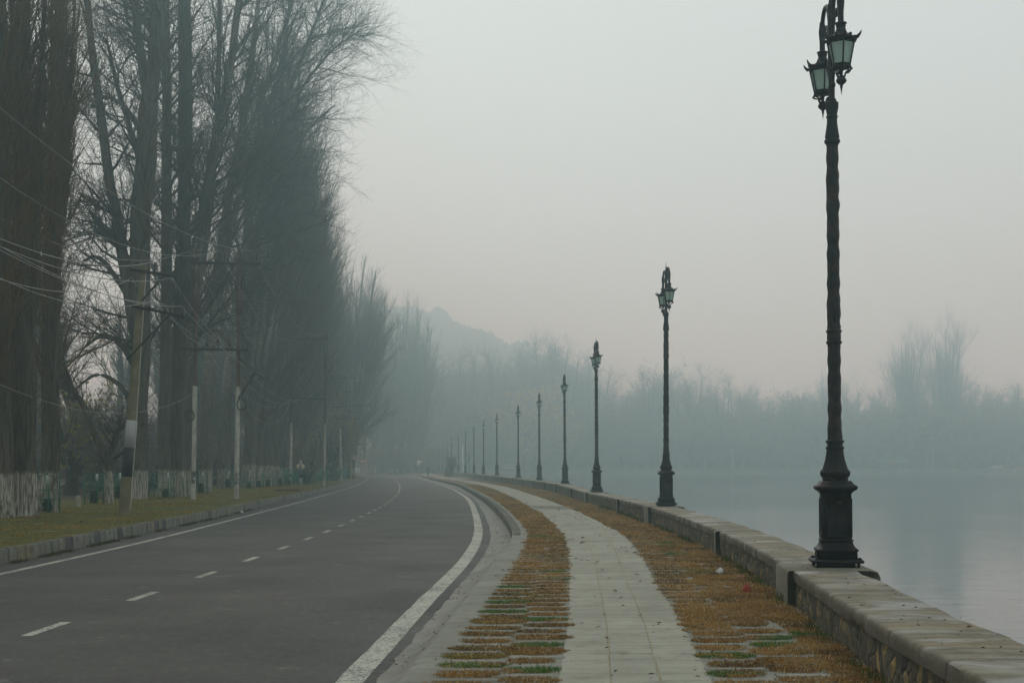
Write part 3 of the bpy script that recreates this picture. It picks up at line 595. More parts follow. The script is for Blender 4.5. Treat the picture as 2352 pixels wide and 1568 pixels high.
def columnar(seed, H=27, r=.42, lean=0.0, nl=9, wd=1.0, ntw=5200, tw=.011, shoots=0, mt=None, mc=None, leafn=0, name="poplar_tree", k=3):
    g = np.random.RandomState(seed); ld = [up_leader(0, 0, 0, lean*H, 0, H, r, .05, g.uniform(-.3, .3))]
    for i in range(nl):                               # steep co-leaders that leave the trunk low
        z = g.uniform(.10, .55)*H; x = lean*H*(z/H)**1.2; a = g.rand()*6.28; d = g.uniform(.6, 1.7)*wd; h = g.uniform(.62, .97)*H
        q = [[x, 0, z, r*.62*(1-z/H)+.03], [x+d*.55*math.cos(a), d*.55*math.sin(a), z+1.5, r*.55*(1-z/H)+.02], [x+lean*(h-z)*.5+d*.9*math.cos(a), d*.9*math.sin(a), z+(h-z)*.5, r*.42*(1-z/H)+.02], [x+lean*(h-z)+d*1.25*math.cos(a), d*1.25*math.sin(a), h, .02]]
        ld.append(q)
    t = Tree(seed, ld); a = t.grow([0], 130, 4, t0=.18, t1=.97, ang=30, asd=9, L=4.6*wd, taper=.6, K=6, up=.85, wob=.07, rr=.5, rmax=.07, tip=.25)
    b = t.grow([0, a], 700, 3, t0=.22, t1=.97, ang=24, asd=10, L=2.3*wd, taper=.35, K=5, up=.7, wob=.10, rr=.6, rmax=.024, tip=.4)
    c = t.grow([a, b], ntw, k, t0=.15, t1=1.0, ang=23, asd=12, L=1.3*wd, taper=.2, K=4, up=.55, wob=.12, rr=.9, rmax=tw, tip=.5)
    if shoots:
        t.grow([0], shoots, 3, t0=.03, t1=.85, ang=17, asd=8, L=1.9, taper=.2, K=5, up=.35, wob=.07, rr=.2, rmax=.013, tip=.4)
        t.grow([0], shoots//4, 3, t0=.05, t1=.6, ang=38, asd=14, L=1.2, taper=.2, K=5, up=.5, wob=.1, rr=.2, rmax=.011, tip=.4)
    lv = (t.tips(c, leafn), .06, [(.09, .05, .02), (.14, .07, .02), (.05, .04, .02)]) if leafn else None
    return t.make(name, mt or M_BARK, mc or M_TWIG, lv)
def spread(seed, leaders, nb=60, ns=420, ntw=4200, bl=4.5, ba=48, sl=2.4, tl=1.2, up=.45, tw=.011, mt=None, mc=None, side=None, leafn=60, name="poplar_tree", t0=.25, K=16):
    t = Tree(seed, leaders, 12, K); a = t.grow([0], nb, 5, t0=t0, t1=.98, ang=ba, asd=13, L=bl, taper=.45, K=8, up=up, wob=.10, rr=.45, rmax=.085, tip=.22, side=side)
    b = t.grow([a, 0], ns, 3, t0=.2, t1=.98, ang=40, asd=14, L=sl, taper=.4, K=6, up=.25, wob=.14, rr=.55, rmax=.028, tip=.4, wt=None)
    c = t.grow([a, b], ntw, 3, t0=.12, t1=1.0, ang=38, asd=15, L=tl, taper=.2, K=5, up=.2, wob=.18, rr=.8, rmax=tw, tip=.5)
    lv = (t.tips(c, leafn), .07, [(.07, .045, .02), (.12, .06, .02), (.04, .035, .02)]) if leafn else None
    return t.make(name, mt or M_BARK, mc or M_TWIG, lv)
def put(o, x, y, z=0.0, rz=0.0, sx=1.0, sz=1.0, label=None, group=None, cat="tree"):
    o.location = (x, y, z); o.rotation_euler = (0, 0, rz); o.scale = (sx, sx, sz); return tag(o, label, cat, group)
def pxl(Y, x0, pts, dy=None):                         # leader given as picture points at one distance -> local coordinates
    b = (x0-CX)*Y/FPX; dy = dy or [0]*len(pts); return [[(x-CX)*Y/FPX-b, d, CAM_H-(y-Y0)*Y/FPX, r] for (x, y, r), d in zip(pts, dy)]
ROW = "bare poplars along the left side of the road"
def hand(Y, x0, lds, label, seed, **kw):
    o = spread(seed, [pxl(Y, x0, *l) if isinstance(l, tuple) else pxl(Y, x0, l) for l in lds], **kw); return put(o, (x0-CX)*Y/FPX, Y, 0, label=label, group=ROW)
# --- the nearest group: shaggy columns of upright shoots
def shaggy(seed, H, r, lean):
    q = np.random.RandomState(seed); ld = [up_leader(0, 0, 0, lean*H, 0, H, r, .07, q.uniform(-.15, .15))]
    for i in range(6):
        z = [3.2, 5.5, 7, 9, 10.5, 12, 13.5][i]+q.uniform(-.6, .6); x = lean*H*(z/H)**1.2; a = q.rand()*6.28; d = q.uniform(.28, .62); h = min(H-1, z+q.uniform(7, 12))
        ld.append([[x, 0, z, r*.42], [x+d*.6*math.cos(a), d*.6*math.sin(a), z+1.3, r*.36], [x+d*math.cos(a), d*math.sin(a), z+(h-z)*.5, r*.25], [x+d*1.5*math.cos(a), d*1.5*math.sin(a), h, .025]])
    t = Tree(seed, ld, 12); a = t.grow([0], 110, 4, t0=.3, t1=.98, ang=26, asd=9, L=2.6, taper=.3, K=6, up=.8, wob=.08, rr=.4, rmax=.045, tip=.25)
    b = t.grow([0, a], 700, 3, t0=.22, t1=.98, ang=28, asd=12, L=1.7, taper=.3, K=5, up=.6, wob=.10, rr=.5, rmax=.02, tip=.4)
    c = t.grow([a, b], 2100, 3, t0=.1, t1=1.0, ang=28, asd=13, L=1.0, taper=.2, K=4, up=.5, wob=.12, rr=.8, rmax=.011, tip=.5)
    t.grow([0], 1800, 3, t0=.27, t1=.70, ang=13, asd=6, L=1.25, taper=.1, K=5, up=.3, wob=.07, rr=.2, rmax=.012, tip=.4)
    t.grow([0], 500, 3, t0=.27, t1=.66, ang=32, asd=13, L=.9, taper=.2, K=5, up=.6, wob=.1, rr=.2, rmax=.010, tip=.4)
    return t.make("poplar_tree", M_BARK, M_SHOOT)
A = shaggy(11, 25, .42, .004); put(A, *onz(56, 1189)[:2], 0, 0, label="shaggy brown poplar with a whitewashed butt beside the leftmost green tree guard", group=ROW)
B = copy_tree(A); put(B, *onz(-2, 1192)[:2], 0, 2.2, 1.0, .97, "shaggy whitewashed poplar cut by the left edge of the picture", ROW)
A2 = shaggy(12, 26, .34, .03); put(A2, *onz(112, 1178)[:2], 0, .2, label="shaggy poplar rising directly behind the leftmost green tree guard", group=ROW)
for i, (x, y) in enumerate([(-15.2, 37), (-14.6, 29), (-15.4, 20), (-14.8, 11), (-15.2, 2), (-15, -8), (-15.3, -20), (-22, 40), (-23, 27), (-22, 14), (-23, 0), (-21, 50)]):  # unseen continuation of the row, added so its crowns shade the near haze
    o = copy_tree(A if i % 2 else A2); put(o, x, y, 0, i*1.3, 1.15, 1, "unseen shaggy poplar continuing the row, added to shade the haze", "unseen roadside poplars added beside the camera")
# --- leaning and pollarded ones
hand(84, 214, [[(214, 1104, .62), (205, 1040, .55), (185, 980, .5), (165, 915, .45), (140, 840, .38), (110, 740, .3), (80, 600, .22), (60, 420, .12)]], "dark thick trunk leaning to the left behind the small bollard", 21, nb=20, ns=130, ntw=1200, mt=M_BARKN, t0=.5)
hand(60, 249, [[(249, 1161, .26), (249, 1100, .2), (252, 1050, .22), (262, 1020, .14), (266, 985, .05)], [(249, 1075, .17), (236, 1040, .15), (212, 985, .12), (190, 930, .1), (165, 890, .08), (150, 850, .05)], [(251, 1060, .1), (268, 1000, .06), (285, 930, .03)]], "low forked pollard with a whitewashed stem left of the concrete pole", 22, nb=14, ns=80, ntw=600, bl=1.7, sl=1.0, tl=.7, up=.3, t0=.45)
# --- big forked tree
hand(70.6, 318, [[(318, 1148, .44), (318, 1000, .42), (321, 800, .45), (326, 560, .48), (338, 300, .48), (345, 190, .38), (372, 60, .2), (385, -90, .12)], [(340, 240, .28), (320, 100, .2), (306, 0, .16), (292, -130, .08)], [(344, 210, .28), (352, 100, .22), (352, 0, .17), (345, -150, .1)],
    [(318, 830, .3), (300, 700, .28), (278, 560, .26), (250, 400, .23), (228, 240, .2), (208, 90, .17), (195, -80, .12)], [(300, 690, .16), (262, 630, .13), (225, 590, .1), (190, 600, .05)], [(318, 860, .17), (285, 800, .14), (240, 770, .1), (190, 800, .04)], [(316, 960, .14), (280, 890, .12), (225, 860, .08), (170, 895, .04)], [(322, 640, .16), (280, 570, .12), (235, 520, .08), (185, 505, .04)], [(338, 330, .14), (290, 250, .12), (250, 225, .08), (205, 215, .04)],
    [(334, 420, .15), (300, 300, .13), (268, 190, .1), (245, 90, .06)]], "massive dark poplar forking high up, directly behind the concrete pole", 23, nb=110, ns=900, ntw=9000, bl=4.2, ba=58, sl=2.3, tl=1.1, up=.25, side=(-.55, 0, 0), leafn=260)
# --- the clump right of it
hand(76.9, 378, [[(376, 1141, .36), (380, 800, .31), (382, 500, .28), (381, 100, .24), (378, -160, .18)]], "straight thin-stemmed poplar, left stem of the dark clump behind the leaning tree guards", 24, nb=45, ns=330, ntw=3000, bl=3.2, ba=50)
hand(78, 410, [[(408, 1140, .48), (410, 900, .46), (418, 640, .40), (428, 450, .33), (430, 200, .27), (428, -170, .18)], [(412, 720, .28), (418, 500, .26), (419, 250, .22), (414, -160, .14)]], "double-stemmed poplar in the middle of the dark clump", 25, nb=50, ns=380, ntw=3400, bl=3.4, ba=48)
hand(80, 428, [[(424, 1138, .5), (426, 950, .47), (436, 800, .43), (452, 600, .37), (478, 420, .32), (508, 270, .27), (536, 100, .21), (552, -30, .17), (566, -170, .1)], [(444, 690, .26), (470, 560, .22), (492, 380, .18), (500, 200, .15), (505, 0, .12), (508, -160, .08)]], "big pale-barked poplar leaning towards the road behind the left post of the near H-frame", 26, nb=70, ns=520, ntw=5200, bl=4.2, ba=46, mt=M_BARKP, side=(.3, 0, 0), leafn=120)
hand(93, 476, [[(472, 1131, .42), (474, 960, .39), (492, 720, .34), (522, 480, .29), (556, 300, .23), (578, 150, .18), (596, -20, .12), (606, -150, .07)], [(482, 830, .27), (510, 640, .24), (552, 430, .2), (604, 220, .16), (655, 60, .11), (700, -70, .06)]], "pale-barked poplar with two leaning stems between the posts of the near H-frame", 27, nb=85, ns=640, ntw=6400, bl=5.6, ba=46, mt=M_BARKP, side=(.5, 0, 0), leafn=200)
hand(104, 516, [[(513, 1124, .46), (518, 940, .42), (542, 720, .35), (580, 510, .28), (622, 350, .22), (668, 200, .17), (722, 60, .11), (770, -70, .05)], [(524, 880, .26), (560, 600, .23), (600, 380, .2), (640, 180, .15), (668, 0, .1), (690, -120, .06)], [(585, 500, .14), (640, 400, .11), (705, 300, .08), (770, 240, .04)], [(650, 260, .13), (710, 180, .1), (770, 110, .07), (830, 70, .03)]], "poplar whose leaning crown reaches out over the road at the top of the picture", 28, nb=120, ns=1000, ntw=9500, bl=5.2, ba=44, sl=3.0, tl=1.5, mt=M_BARKP, side=(.6, 0, .1), leafn=160, up=.25)
# --- the rest of the row fades into the fog; four grown shapes, copied
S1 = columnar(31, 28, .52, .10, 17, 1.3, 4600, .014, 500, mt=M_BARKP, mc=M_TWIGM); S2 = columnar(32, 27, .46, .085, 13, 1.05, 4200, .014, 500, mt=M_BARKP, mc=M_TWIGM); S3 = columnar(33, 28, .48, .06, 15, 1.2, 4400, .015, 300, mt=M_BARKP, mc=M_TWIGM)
protos = [S1, S2, S3]; used = set()
def place(kind, x, y, rz, sx, sz, label, group=ROW):
    p = protos[kind]; o = p if kind not in used else copy_tree(p); used.add(kind); return put(o, x, y, 0, rz, sx, sz, label, group)
g = np.random.RandomState(77)
row = [(0, 572, 106), (1, 590, 112), (0, 612, 116), (0, 628, 123), (1, 640, 131), (0, 656, 137), (0, 668, 145), (2, 680, 151), (1, 677, 158), (0, 688, 166), (2, 700, 174), (1, 710, 183), (2, 722, 192), (0, 732, 200), (1, 746, 212), (2, 760, 224), (0, 775, 238)]
sz_ = [1.24, 1.22, 1.22, 1.18, 1.12, 1.12, 1.10, 1.08, 1.06, 1.06, 1.05, 1.05, 1.05, 1.04, 1.04, 1.06, 1.08]
rl = {0: "pale-barked poplar of the row, left of the cable coil on the white post", 1: "poplar of the row right behind the leaning pair of green tree guards", 2: "pale-barked poplar behind the third guard of the leaning trio", 16: "leaning grey poplar at the foggy right end of the left row"}
for i, (k, x, Y) in enumerate(row):
    place(k, (x-CX)*Y/FPX, Y, g.uniform(-.35, .35), g.uniform(.92, 1.12), sz_[i], rl.get(i, "tall bare poplar in the dense fading part of the left row"))
place(0, (806-CX)*215/FPX, 215, .1, 1.35, 1.12, "broad rounded fogged crown ending the left row")
# second rank, further from the road
for i in range(20):
    Y = 80+i*7.2+g.uniform(-2, 2); x = float(f_kl(Y))-g.uniform(12.5, 24)-(7 if i < 7 else 0); place([1, 0, 2, 1][i % 4], x, Y, g.uniform(-2.5, 2.5), g.uniform(.75, 1.0), g.uniform(.62, .86), "thinner bare poplar in the hazy second rank behind the roadside row", "second rank of poplars")
# trees round the bend where the road ends
for x, yt, Y, k, lb in [(866, 690, 358, 2, "leftmost fogged tree where the road bends away"), (905, 742, 370, 2, "fogged tree forking low above the end of the road"), (928, 708, 378, 2, "tallest fogged tree above the end of the road"), (950, 722, 385, 2, "fogged columnar tree right of the tallest one at the road's end"), (972, 752, 392, 1, "rightmost fogged tree at the end of the road"), (845, 660, 300, 2, "fogged poplar between the left row and the road's end"), (806, 606, 258, 0, "foggy leaning poplar at the very end of the left row"), (885, 800, 396, 1, "smaller fogged poplar deep behind the bend")]:
    H = CAM_H-(yt-Y0)*Y/FPX; place(k, (x-CX)*Y/FPX-1, Y, g.uniform(-1, 1), H/27*.95, H/27, lb, "trees at the foggy end of the road")
# --- far shore
def roundtree(seed, H=30, wd=9, tw=.058, leafn=0, leafc=None, ls=.3, nl=7):
    q = np.random.RandomState(seed); ld = [up_leader(0, 0, 0, q.uniform(-1, 1), 0, H*.8, .5, .12)]
    for i in range(nl):
        z = q.uniform(.12, .4)*H; a = q.rand()*6.28; d = q.uniform(.35, .8)*wd*.5; h = q.uniform(.6, .95)*H
        ld.append([[0, 0, z, .3], [d*.5*math.cos(a), d*.5*math.sin(a), z+H*.1, .26], [d*.95*math.cos(a), d*.95*math.sin(a), z+(h-z)*.6, .16], [d*1.2*math.cos(a), d*1.2*math.sin(a), h, .06]])
    t = Tree(seed, ld, 6, 10); a = t.grow([0], 90, 3, t0=.25, t1=.98, ang=46, asd=14, L=wd*.42, taper=.35, K=6, up=.35, wob=.12, rr=.5, rmax=.12, tip=.3)
    b = t.grow([0, a], 520, 3, t0=.2, t1=1, ang=42, asd=15, L=wd*.22, taper=.2, K=4, up=.2, wob=.16, rr=.6, rmax=.06, tip=.5)
    c = t.grow([a, b], 3400, 3, t0=.1, t1=1, ang=40, asd=16, L=wd*.12, taper=.1, K=3, up=.1, wob=.2, rr=.9, rmax=tw, tip=.6)
    return t.make("lakeside_tree", M_BARKN, M_TWIGF, (np.concatenate([t.tips(c, leafn//2), t.tips(b, leafn//2)]), ls, leafc) if leafn else None)
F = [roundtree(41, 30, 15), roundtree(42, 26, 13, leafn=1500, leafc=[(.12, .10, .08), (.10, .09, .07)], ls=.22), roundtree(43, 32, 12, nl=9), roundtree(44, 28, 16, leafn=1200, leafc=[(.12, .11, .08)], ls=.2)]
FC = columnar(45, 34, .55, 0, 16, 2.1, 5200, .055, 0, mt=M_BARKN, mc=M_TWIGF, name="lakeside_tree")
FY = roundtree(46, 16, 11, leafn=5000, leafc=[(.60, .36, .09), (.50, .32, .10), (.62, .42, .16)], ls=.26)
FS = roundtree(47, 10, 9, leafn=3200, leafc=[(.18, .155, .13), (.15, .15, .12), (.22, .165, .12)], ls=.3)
HT = [30, 26, 32, 28, 34, 16, 10]; PR = F+[FC, FY, FS]; used2 = set(); SH = "bare trees on the far lake shore"
def far(k, x, yt, Y, label, group=SH, wx=1.0):
    Y *= 1.18; H = CAM_H-(yt-Y0)*Y/FPX-.35; s = H/HT[k]; o = PR[k] if k not in used2 else copy_tree(PR[k]); used2.add(k); return put(o, (x-CX)*Y/FPX, Y, .3, g.rand()*6.28, s*wx, s, label, group)
far(4, 2085, 770, 398, "left one of the two tall fan-shaped poplars across the lake", wx=1.1); far(4, 2172, 755, 402, "right one of the two tall fan-shaped poplars across the lake", wx=1.1)
far(5, 1205, 893, 388, "larger yellow-leaved tree on the far shore", "yellow trees on the far shore"); far(5, 1280, 940, 390, "smaller yellow-leaved tree right of the larger yellow one", "yellow trees on the far shore")
far(2, 1890, 838, 408, "slim tall far-shore tree seen just left of the nearest lamp's shaft", wx=.5); far(0, 1280, 757, 410, "broad rounded tree, the tallest between the far lamps and the third lamp")
far(1, 1500, 832, 405, "leafy-topped tree across the lake left of the second lamp"); far(3, 1575, 838, 404, "leafy-topped tree across the lake right of the second lamp"); far(1, 2300, 872, 404, "rounded tree on the far shore at the right edge of the picture")
for x, yt, k in [(1012, 800, 0), (1040, 792, 2), (1068, 788, 0), (1098, 800, 2), (1128, 794, 0), (1160, 798, 2), (1190, 788, 3), (1225, 784, 2), (1252, 770, 2), (1318, 772, 2), (1348, 800, 0), (1372, 850, 2), (1405, 885, 0), (1440, 880, 1), (1470, 872, 3), (1535, 850, 0), (1612, 880, 1), (1640, 890, 0), (1668, 868, 2), (1695, 858, 0), (1728, 875, 2), (1762, 905, 1), (1800, 910, 0), (1838, 892, 1), (1862, 878, 3), (1920, 890, 0), (1945, 872, 2), (1972, 870, 0), (2008, 878, 2), (2040, 905, 0), (2130, 880, 0), (2226, 885, 1), (2256, 872, 0), (2335, 888, 3), (2375, 880, 0)]:
    far(k, x, yt, g.uniform(396, 425), "grey bare tree in the misty line along the far shore", wx=g.uniform(.9, 1.25))
for i in range(52):
    x = 1000+i*27+g.uniform(-9, 9); far(6, x, g.uniform(985, 1015), g.uniform(412, 436), "low misty shrub at the foot of the far-shore trees", "shrubs along the far shore", 1.9)
    far(6, x+13, g.uniform(960, 1010), g.uniform(395, 408), "low misty shrub at the foot of the far-shore trees", "shrubs along the far shore", 1.5)
for i in range(30):
    x = 835+i*6.5; Y = g.uniform(352, 400); put(copy_tree(FS), (x-CX)*Y/FPX, Y, .1, g.rand()*6.3, g.uniform(.5, .8), g.uniform(.35, .6), "dark misty shrub filling the gap under the trees at the road's end", "shrubs at the foggy end of the road", "shrub")
# undergrowth behind the left row
FU = roundtree(48, 4.5, 5, .012, 900, [(.05, .045, .03), (.065, .05, .028), (.045, .05, .02)], .09, 9); FYL = roundtree(49, 5, 4.5, .012, 2600, [(.36, .27, .03), (.26, .24, .03), (.16, .16, .03)], .12, 9)
for o in (FU, FYL): o.name = "woodland_shrub"
fu = [False]
for i in range(40):
    Y = 92+i*3.4; x = float(f_kl(Y))-g.uniform(10.5, 20); o = copy_tree(FU) if fu[0] else FU; fu[0] = True; put(o, x, Y, -.05, g.rand()*6.3, g.uniform(.8, 1.4), g.uniform(.6, 1.1), "dark leafless shrub in the undergrowth behind the left row", "undergrowth behind the left row", "shrub")
yl = [(165, 1030, 80, 1.0, "yellow-leaved bush between the leftmost guard and the leaning trunk"), (762, 1030, 165, 1.35, "tall yellow-green bush behind the far H-frame's right post"), (795, 1060, 200, 1.1, "yellow-green bush beside the foremost warning sign"), (706, 1060, 131, .7, "thin bush with orange leaves behind the striped marker post")]
for i, (x, yy, Y, s, lb) in enumerate(yl):
    o = FYL if i == 0 else copy_tree(FYL); put(o, (x-CX)*Y/FPX, Y, 0, i*1.3, s*.8, s, lb, "yellowing bushes on the left", "shrub")
# ================================================================== GRASS ON THE PAVEMENT
class Grass:
    def __init__(s, seed): s.r = np.random.RandomState(seed); s.mb = MB(); s.th = MB()
    def blades(s, x, y, z, h, w, cols, lean=.6, lmin=0.0):
        n = len(x); r = s.r; a = r.rand(n)*6.283; d = np.stack([np.cos(a), np.sin(a), 0*a], 1); b = r.rand(n)*6.283; q = np.stack([np.cos(b), np.sin(b), 0*b], 1)
        p = np.stack([x, y, np.broadcast_to(z, n)], 1); l = (lmin+(lean-lmin)*r.rand(n))[:, None]; hh = h[:, None]*np.array([[0, 0, 1.]])
        mid = p+hh*.55+d*(h[:, None]*l*.35); tip = p+hh*np.maximum(1-.55*l, .18)+d*h[:, None]*l*1.15; ww = q*w[:, None]
        V = np.stack([p-ww, p+ww, mid+ww*.7, mid-ww*.7, tip], 1); k = np.arange(n)[:, None]*5
        c = np.asarray(cols)*(.65+.6*r.rand(n))[:, None]
        s.mb.add(V.reshape(-1, 3), k+np.array([[0, 1, 2, 3]]), k+np.array([[3, 2, 4]]), c=np.repeat(c, 5, 0))
    def patch(s, fx0, fx1, y0, y1, dens=1500, green=0.0, hscale=1.0, mound=.010, base=0.0, lens=True):
        r = s.r; ym = (y0+y1)/2; m, n = max(3, int((y1-y0)/.09)), 12
        u = np.linspace(0, 1, n); v = np.linspace(0, 1, m); yy = y0+(y1-y0)*v; X0, X1 = fx0(yy), fx1(yy); X = X0[:, None]*(1-u)+X1[:, None]*u; Y = np.repeat(yy[:, None], n, 1)
        lz = lens and (y1-y0) < .6; L_ = lambda u: (1-np.abs(2*u-1)**3.2)**.6 if lz else 1+0*u
        Y = ym+(Y-ym)*np.maximum(L_(np.clip(u, .001, .999)), .12)[None]; X = X+nz(X, Y, 9, 61)*.02; Y = Y+nz(X, Y, 8, 62)*.02
        e = np.minimum(np.minimum(u, 1-u)[None]*8, np.minimum(v, 1-v)[:, None]*5); e = np.clip(e, 0, 1)
        s.th.grid(np.stack([X, Y, base-.006+e*(mound*(.8+.5*nz(X, Y, 7, 63)))], 2), flip=True)
        area = (y1-y0)*float((X1-X0).mean()); k = int(area*dens*min(1.0, (15.0/max(ym, 1))**1.35))
        if k < 2: return
        t = r.rand(k); q = r.rand(k); y = ym+(y1-y0)*(t-.5)*L_(q)+r.normal(0, .012, k); x = fx0(y)*(1-q)+fx1(y)*q+r.normal(0, .02, k)
        far = max(1.0, ym/15.0); cm = np.clip(.5+.5*nz(x, y, 1.6, 64)+r.normal(0, .16, k), 0, 1)[:, None]
        brown = np.array([.20, .092, .015])*(1-cm)+np.array([.41, .23, .06])*cm; olive = np.array([.18, .145, .02]); grn = np.array([.04, .15, .015])
        g1 = np.clip(nz(x, y, .8, 65)*1.5-.55+np.clip((ym-30)/60, 0, .55), 0, 1)[:, None]; c = brown*(1-g1)+olive*g1; dk = np.clip(nz(x, y, 2.3, 67)*1.3-.15, 0, .75)[:, None]; c = c*(1-dk)+np.array([.10, .055, .016])*dk; tn = (r.rand(k) < .12)[:, None]; c = np.where(tn, np.array([.52, .40, .20]), c)
        if green: gm = (np.clip(nz(x, y, 3, 66)*2+green*1.6-.4, 0, 1)*(r.rand(k) < .85))[:, None]; c = c*(1-gm)+grn*gm
        s.blades(x, y, base+.008, (.010+.026*r.rand(k))*np.where(r.rand(k) < .04, 2.2, 1)*hscale, (.0020+.0022*r.rand(k))*min(far, 3.2), c, 1.5, .5)
G = Grass(91); rg = np.random.RandomState(92)
fa = lambda y: f_kr(y)+np.interp(y, [0, 10, 20, 28, 33, 45], [.17, .17, .27, .33, .36, .34]); fb = lambda y: f_pl(y)-.01; fm = lambda y: fa(y)*.48+fb(y)*.52
RIB = MB()
def cols(fx0, fx1, y0, y1, per, thick, ph, drop=0.0, gl=(), jit=.03, dens=5600):
    y = y0+ph
    while y < y1:
        t = thick*(.85+.3*rg.rand()); 
        if rg.rand() < drop: t = per+.02
        elif per < 1 and y < 60:                  # concrete rib between two grass cells, proud of the soil
            m = y+t+(per-t)*.5; hw = (per-t)*.55; a0, a1 = float(fx0(m))+rg.normal(0, .04), float(fx1(m))+rg.normal(0, .04); zt = .011+rg.normal(0, .002); q = np.linspace(0, 1, 9); xx = a0+(a1-a0)*q; w = hw*(.75+.25*nz(xx, xx*0+m, 14, 68))
            RIB.grid(np.stack([np.stack([xx, m+sg*w, zt*h_+0*xx], 1) for sg, h_ in ((-1, -.2), (-.85, 1), (.85, 1), (1, -.2))], 1), flip=True)
        a, b = rg.normal(0, jit), rg.normal(0, jit); gr = max([1.0-abs(y+t/2-q)/.3 for q in gl]+[0]) if gl else 0
        if rg.rand() < .05: gr = max(gr, .5)
        G.patch(lambda q: fx0(q)+a, lambda q: fx1(q)+b, y, y+t, dens, max(gr, 0)); y += per*(.97+.06*rg.rand())
cols(fa, fm, 6.5, 27, .53, .34, .0, .06, (15.6, 16.9, 19.0)); cols(fm, fb, 6.5, 27, .53, .34, .26, .08, (11.25, 12.85, 20.0))
cols(fa, fm, 27, 52, .55, .42, 0, .7); cols(fm, fb, 27, 52, .55, .42, .2, .42)
cols(fa, fm, 52, 130, 2.2, 2.1, 0, .5); cols(fm, lambda y: fb(y)-.1, 52, 130, 2.2, 2.0, .3, .4)
ra = lambda y: f_pr(y)+.01; rw = lambda y: f_wall(y)-.37; rb = lambda y: np.minimum(f_pr(y)+.50, rw(y)-.05); rc = lambda y: np.minimum(f_pr(y)+.95, rw(y)-.02)
cols(ra, rb, 6.5, 13.6, .52, .35, .1, .05, (11.9,)); cols(rb, rc, 6.5, 14, .52, .35, .36, .15, (12.6, 13.2)); cols(ra, rb, 13.6, 15.6, .5, .49, 0, .9)
cols(ra, rb, 15.6, 33, .53, .36, .0, .06); cols(rb, rc, 14, 33, .53, .42, .2, .62); cols(rc, rw, 6.5, 33, .9, .88, 0, .8)
cols(ra, lambda y: rb(y)+.1, 33, 140, 1.6, 1.56, 0, .85); cols(lambda y: rb(y)+.1, rw, 33, 140, 1.5, 1.46, .4, .85)
for Y0_, Y1_ in ((130, 200), (200, 330)):
    for a_, b_ in ((lambda y: f_kr(y)+.5, lambda y: f_pl(y)), (lambda y: f_pr(y), rw)): G.patch(a_, b_, Y0_, Y1_, 300, 0)
tag(RIB.build("paving_ribs", M_PAVE), kind='structure')
# taller weeds at the foot of the wall
k = 3600; y = 6+rg.rand(k)**1.5*50; x = rw(y)-.02-np.abs(rg.normal(0, .09, k)); wk = nz(y, y*0, .9, 71); keep = wk > -.15; y, x = y[keep], x[keep]; n = len(y)
wc = np.array([.075, .082, .018])[None]*(1-rg.rand(n)[:, None]*.5)+np.array([.03, .08, .015])[None]*(rg.rand(n)[:, None]*.6)
G.blades(x, y, 0.0, .05+.13*rg.rand(n)*np.clip(nz(y, y*0, 2, 72)+.6, .2, 1.3), (.003+.003*rg.rand(n))*np.clip(y/15, 1, 3), wc, .8)
tag(G.th.build("thatch", M_THATCH, smooth=True), kind='stuff'); tag(G.mb.build("dry_grass", M_BLADE), kind='stuff')
# turf on the left verge and the weeds in the left channel
G2 = Grass(93); k = 60000; y = 23+rg.rand(k)**1.7*95; off = .2+rg.rand(k)**.8*6.5; x = f_kl(y)-off; keep = nz(x, y, .7, 73)+.35 > rg.rand(k)*.9; x, y, off = x[keep], y[keep], off[keep]; n = len(x)
cg = np.clip(.5+.7*nz(x, y, .45, 74), 0, 1)[:, None]; c = np.array([.33, .185, .022])*(1-cg)+np.array([.15, .14, .016])*cg; tan = (nz(x, y, .9, 75) > .55)[:, None]; c = np.where(tan, np.array([.34, .25, .11]), c)
G2.blades(x, y, vz(x, y, off)-.005, .03+.05*rg.rand(n), (.004+.004*rg.rand(n))*np.clip(y/30, 1, 3), c, .9)
k = 7000; y = 22+rg.rand(k)**1.4*40; x = f_kl(y)+.03+np.abs(rg.normal(0, .09, k)); keep = nz(y, y*0, .8, 76) > -.1; x, y = x[keep], y[keep]; n = len(x)
G2.blades(x, y, ZR, .02+.07*rg.rand(n), .004+.004*rg.rand(n), np.array([[.045, .05, .016]])*np.ones((n, 1))+np.array([[.05, .02, .0]])*rg.rand(n)[:, None], .9)
tag(G2.mb.build("verge_grass", M_BLADE), kind='stuff')
# fallen leaves and scraps
def scatter(name, x, y, z, size, cols):
    mb = MB(); n = len(x); a = rg.rand(n)*6.283; s = size*(.5+rg.rand(n)); u = np.stack([np.cos(a), np.sin(a), rg.normal(0, .12, n)], 1)*s[:, None]; v = np.stack([-np.sin(a), np.cos(a), rg.normal(0, .15, n)], 1)*(s*.55)[:, None]
    p = np.stack([x, y, z], 1); V = np.stack([p-u, p+v*.9-u*.1+[0, 0, .006], p+u, p-v*.9-u*.1+[0, 0, .01]], 1); c = np.array(cols)[rg.randint(len(cols), size=n)]*(.6+.7*rg.rand(n))[:, None]
    mb.add(V.reshape(-1, 3), np.arange(n*4).reshape(-1, 4), c=np.repeat(c, 4, 0)); return tag(mb.build(name, M_LEAF), kind='stuff')
y = 7+rg.rand(420)**1.6*60; x = f_kr(y)+.1+(f_wall(y)-.45-f_kr(y))*rg.rand(420)**.8; scatter("fallen_leaves", x, y, .03+0*x, .028*np.clip(y/14, .8, 1.8), [(.13, .06, .02), (.07, .035, .018), (.2, .12, .05), (.05, .03, .02)])
y = 24+rg.rand(2600)**1.3*90; off = .3+rg.rand(2600)**.6*9; x = f_kl(y)-off; scatter("verge_leaves", x, y, vz(x, y, off)+.03, .06, [(.14, .06, .025), (.10, .045, .02), (.22, .14, .06), (.06, .04, .025)])
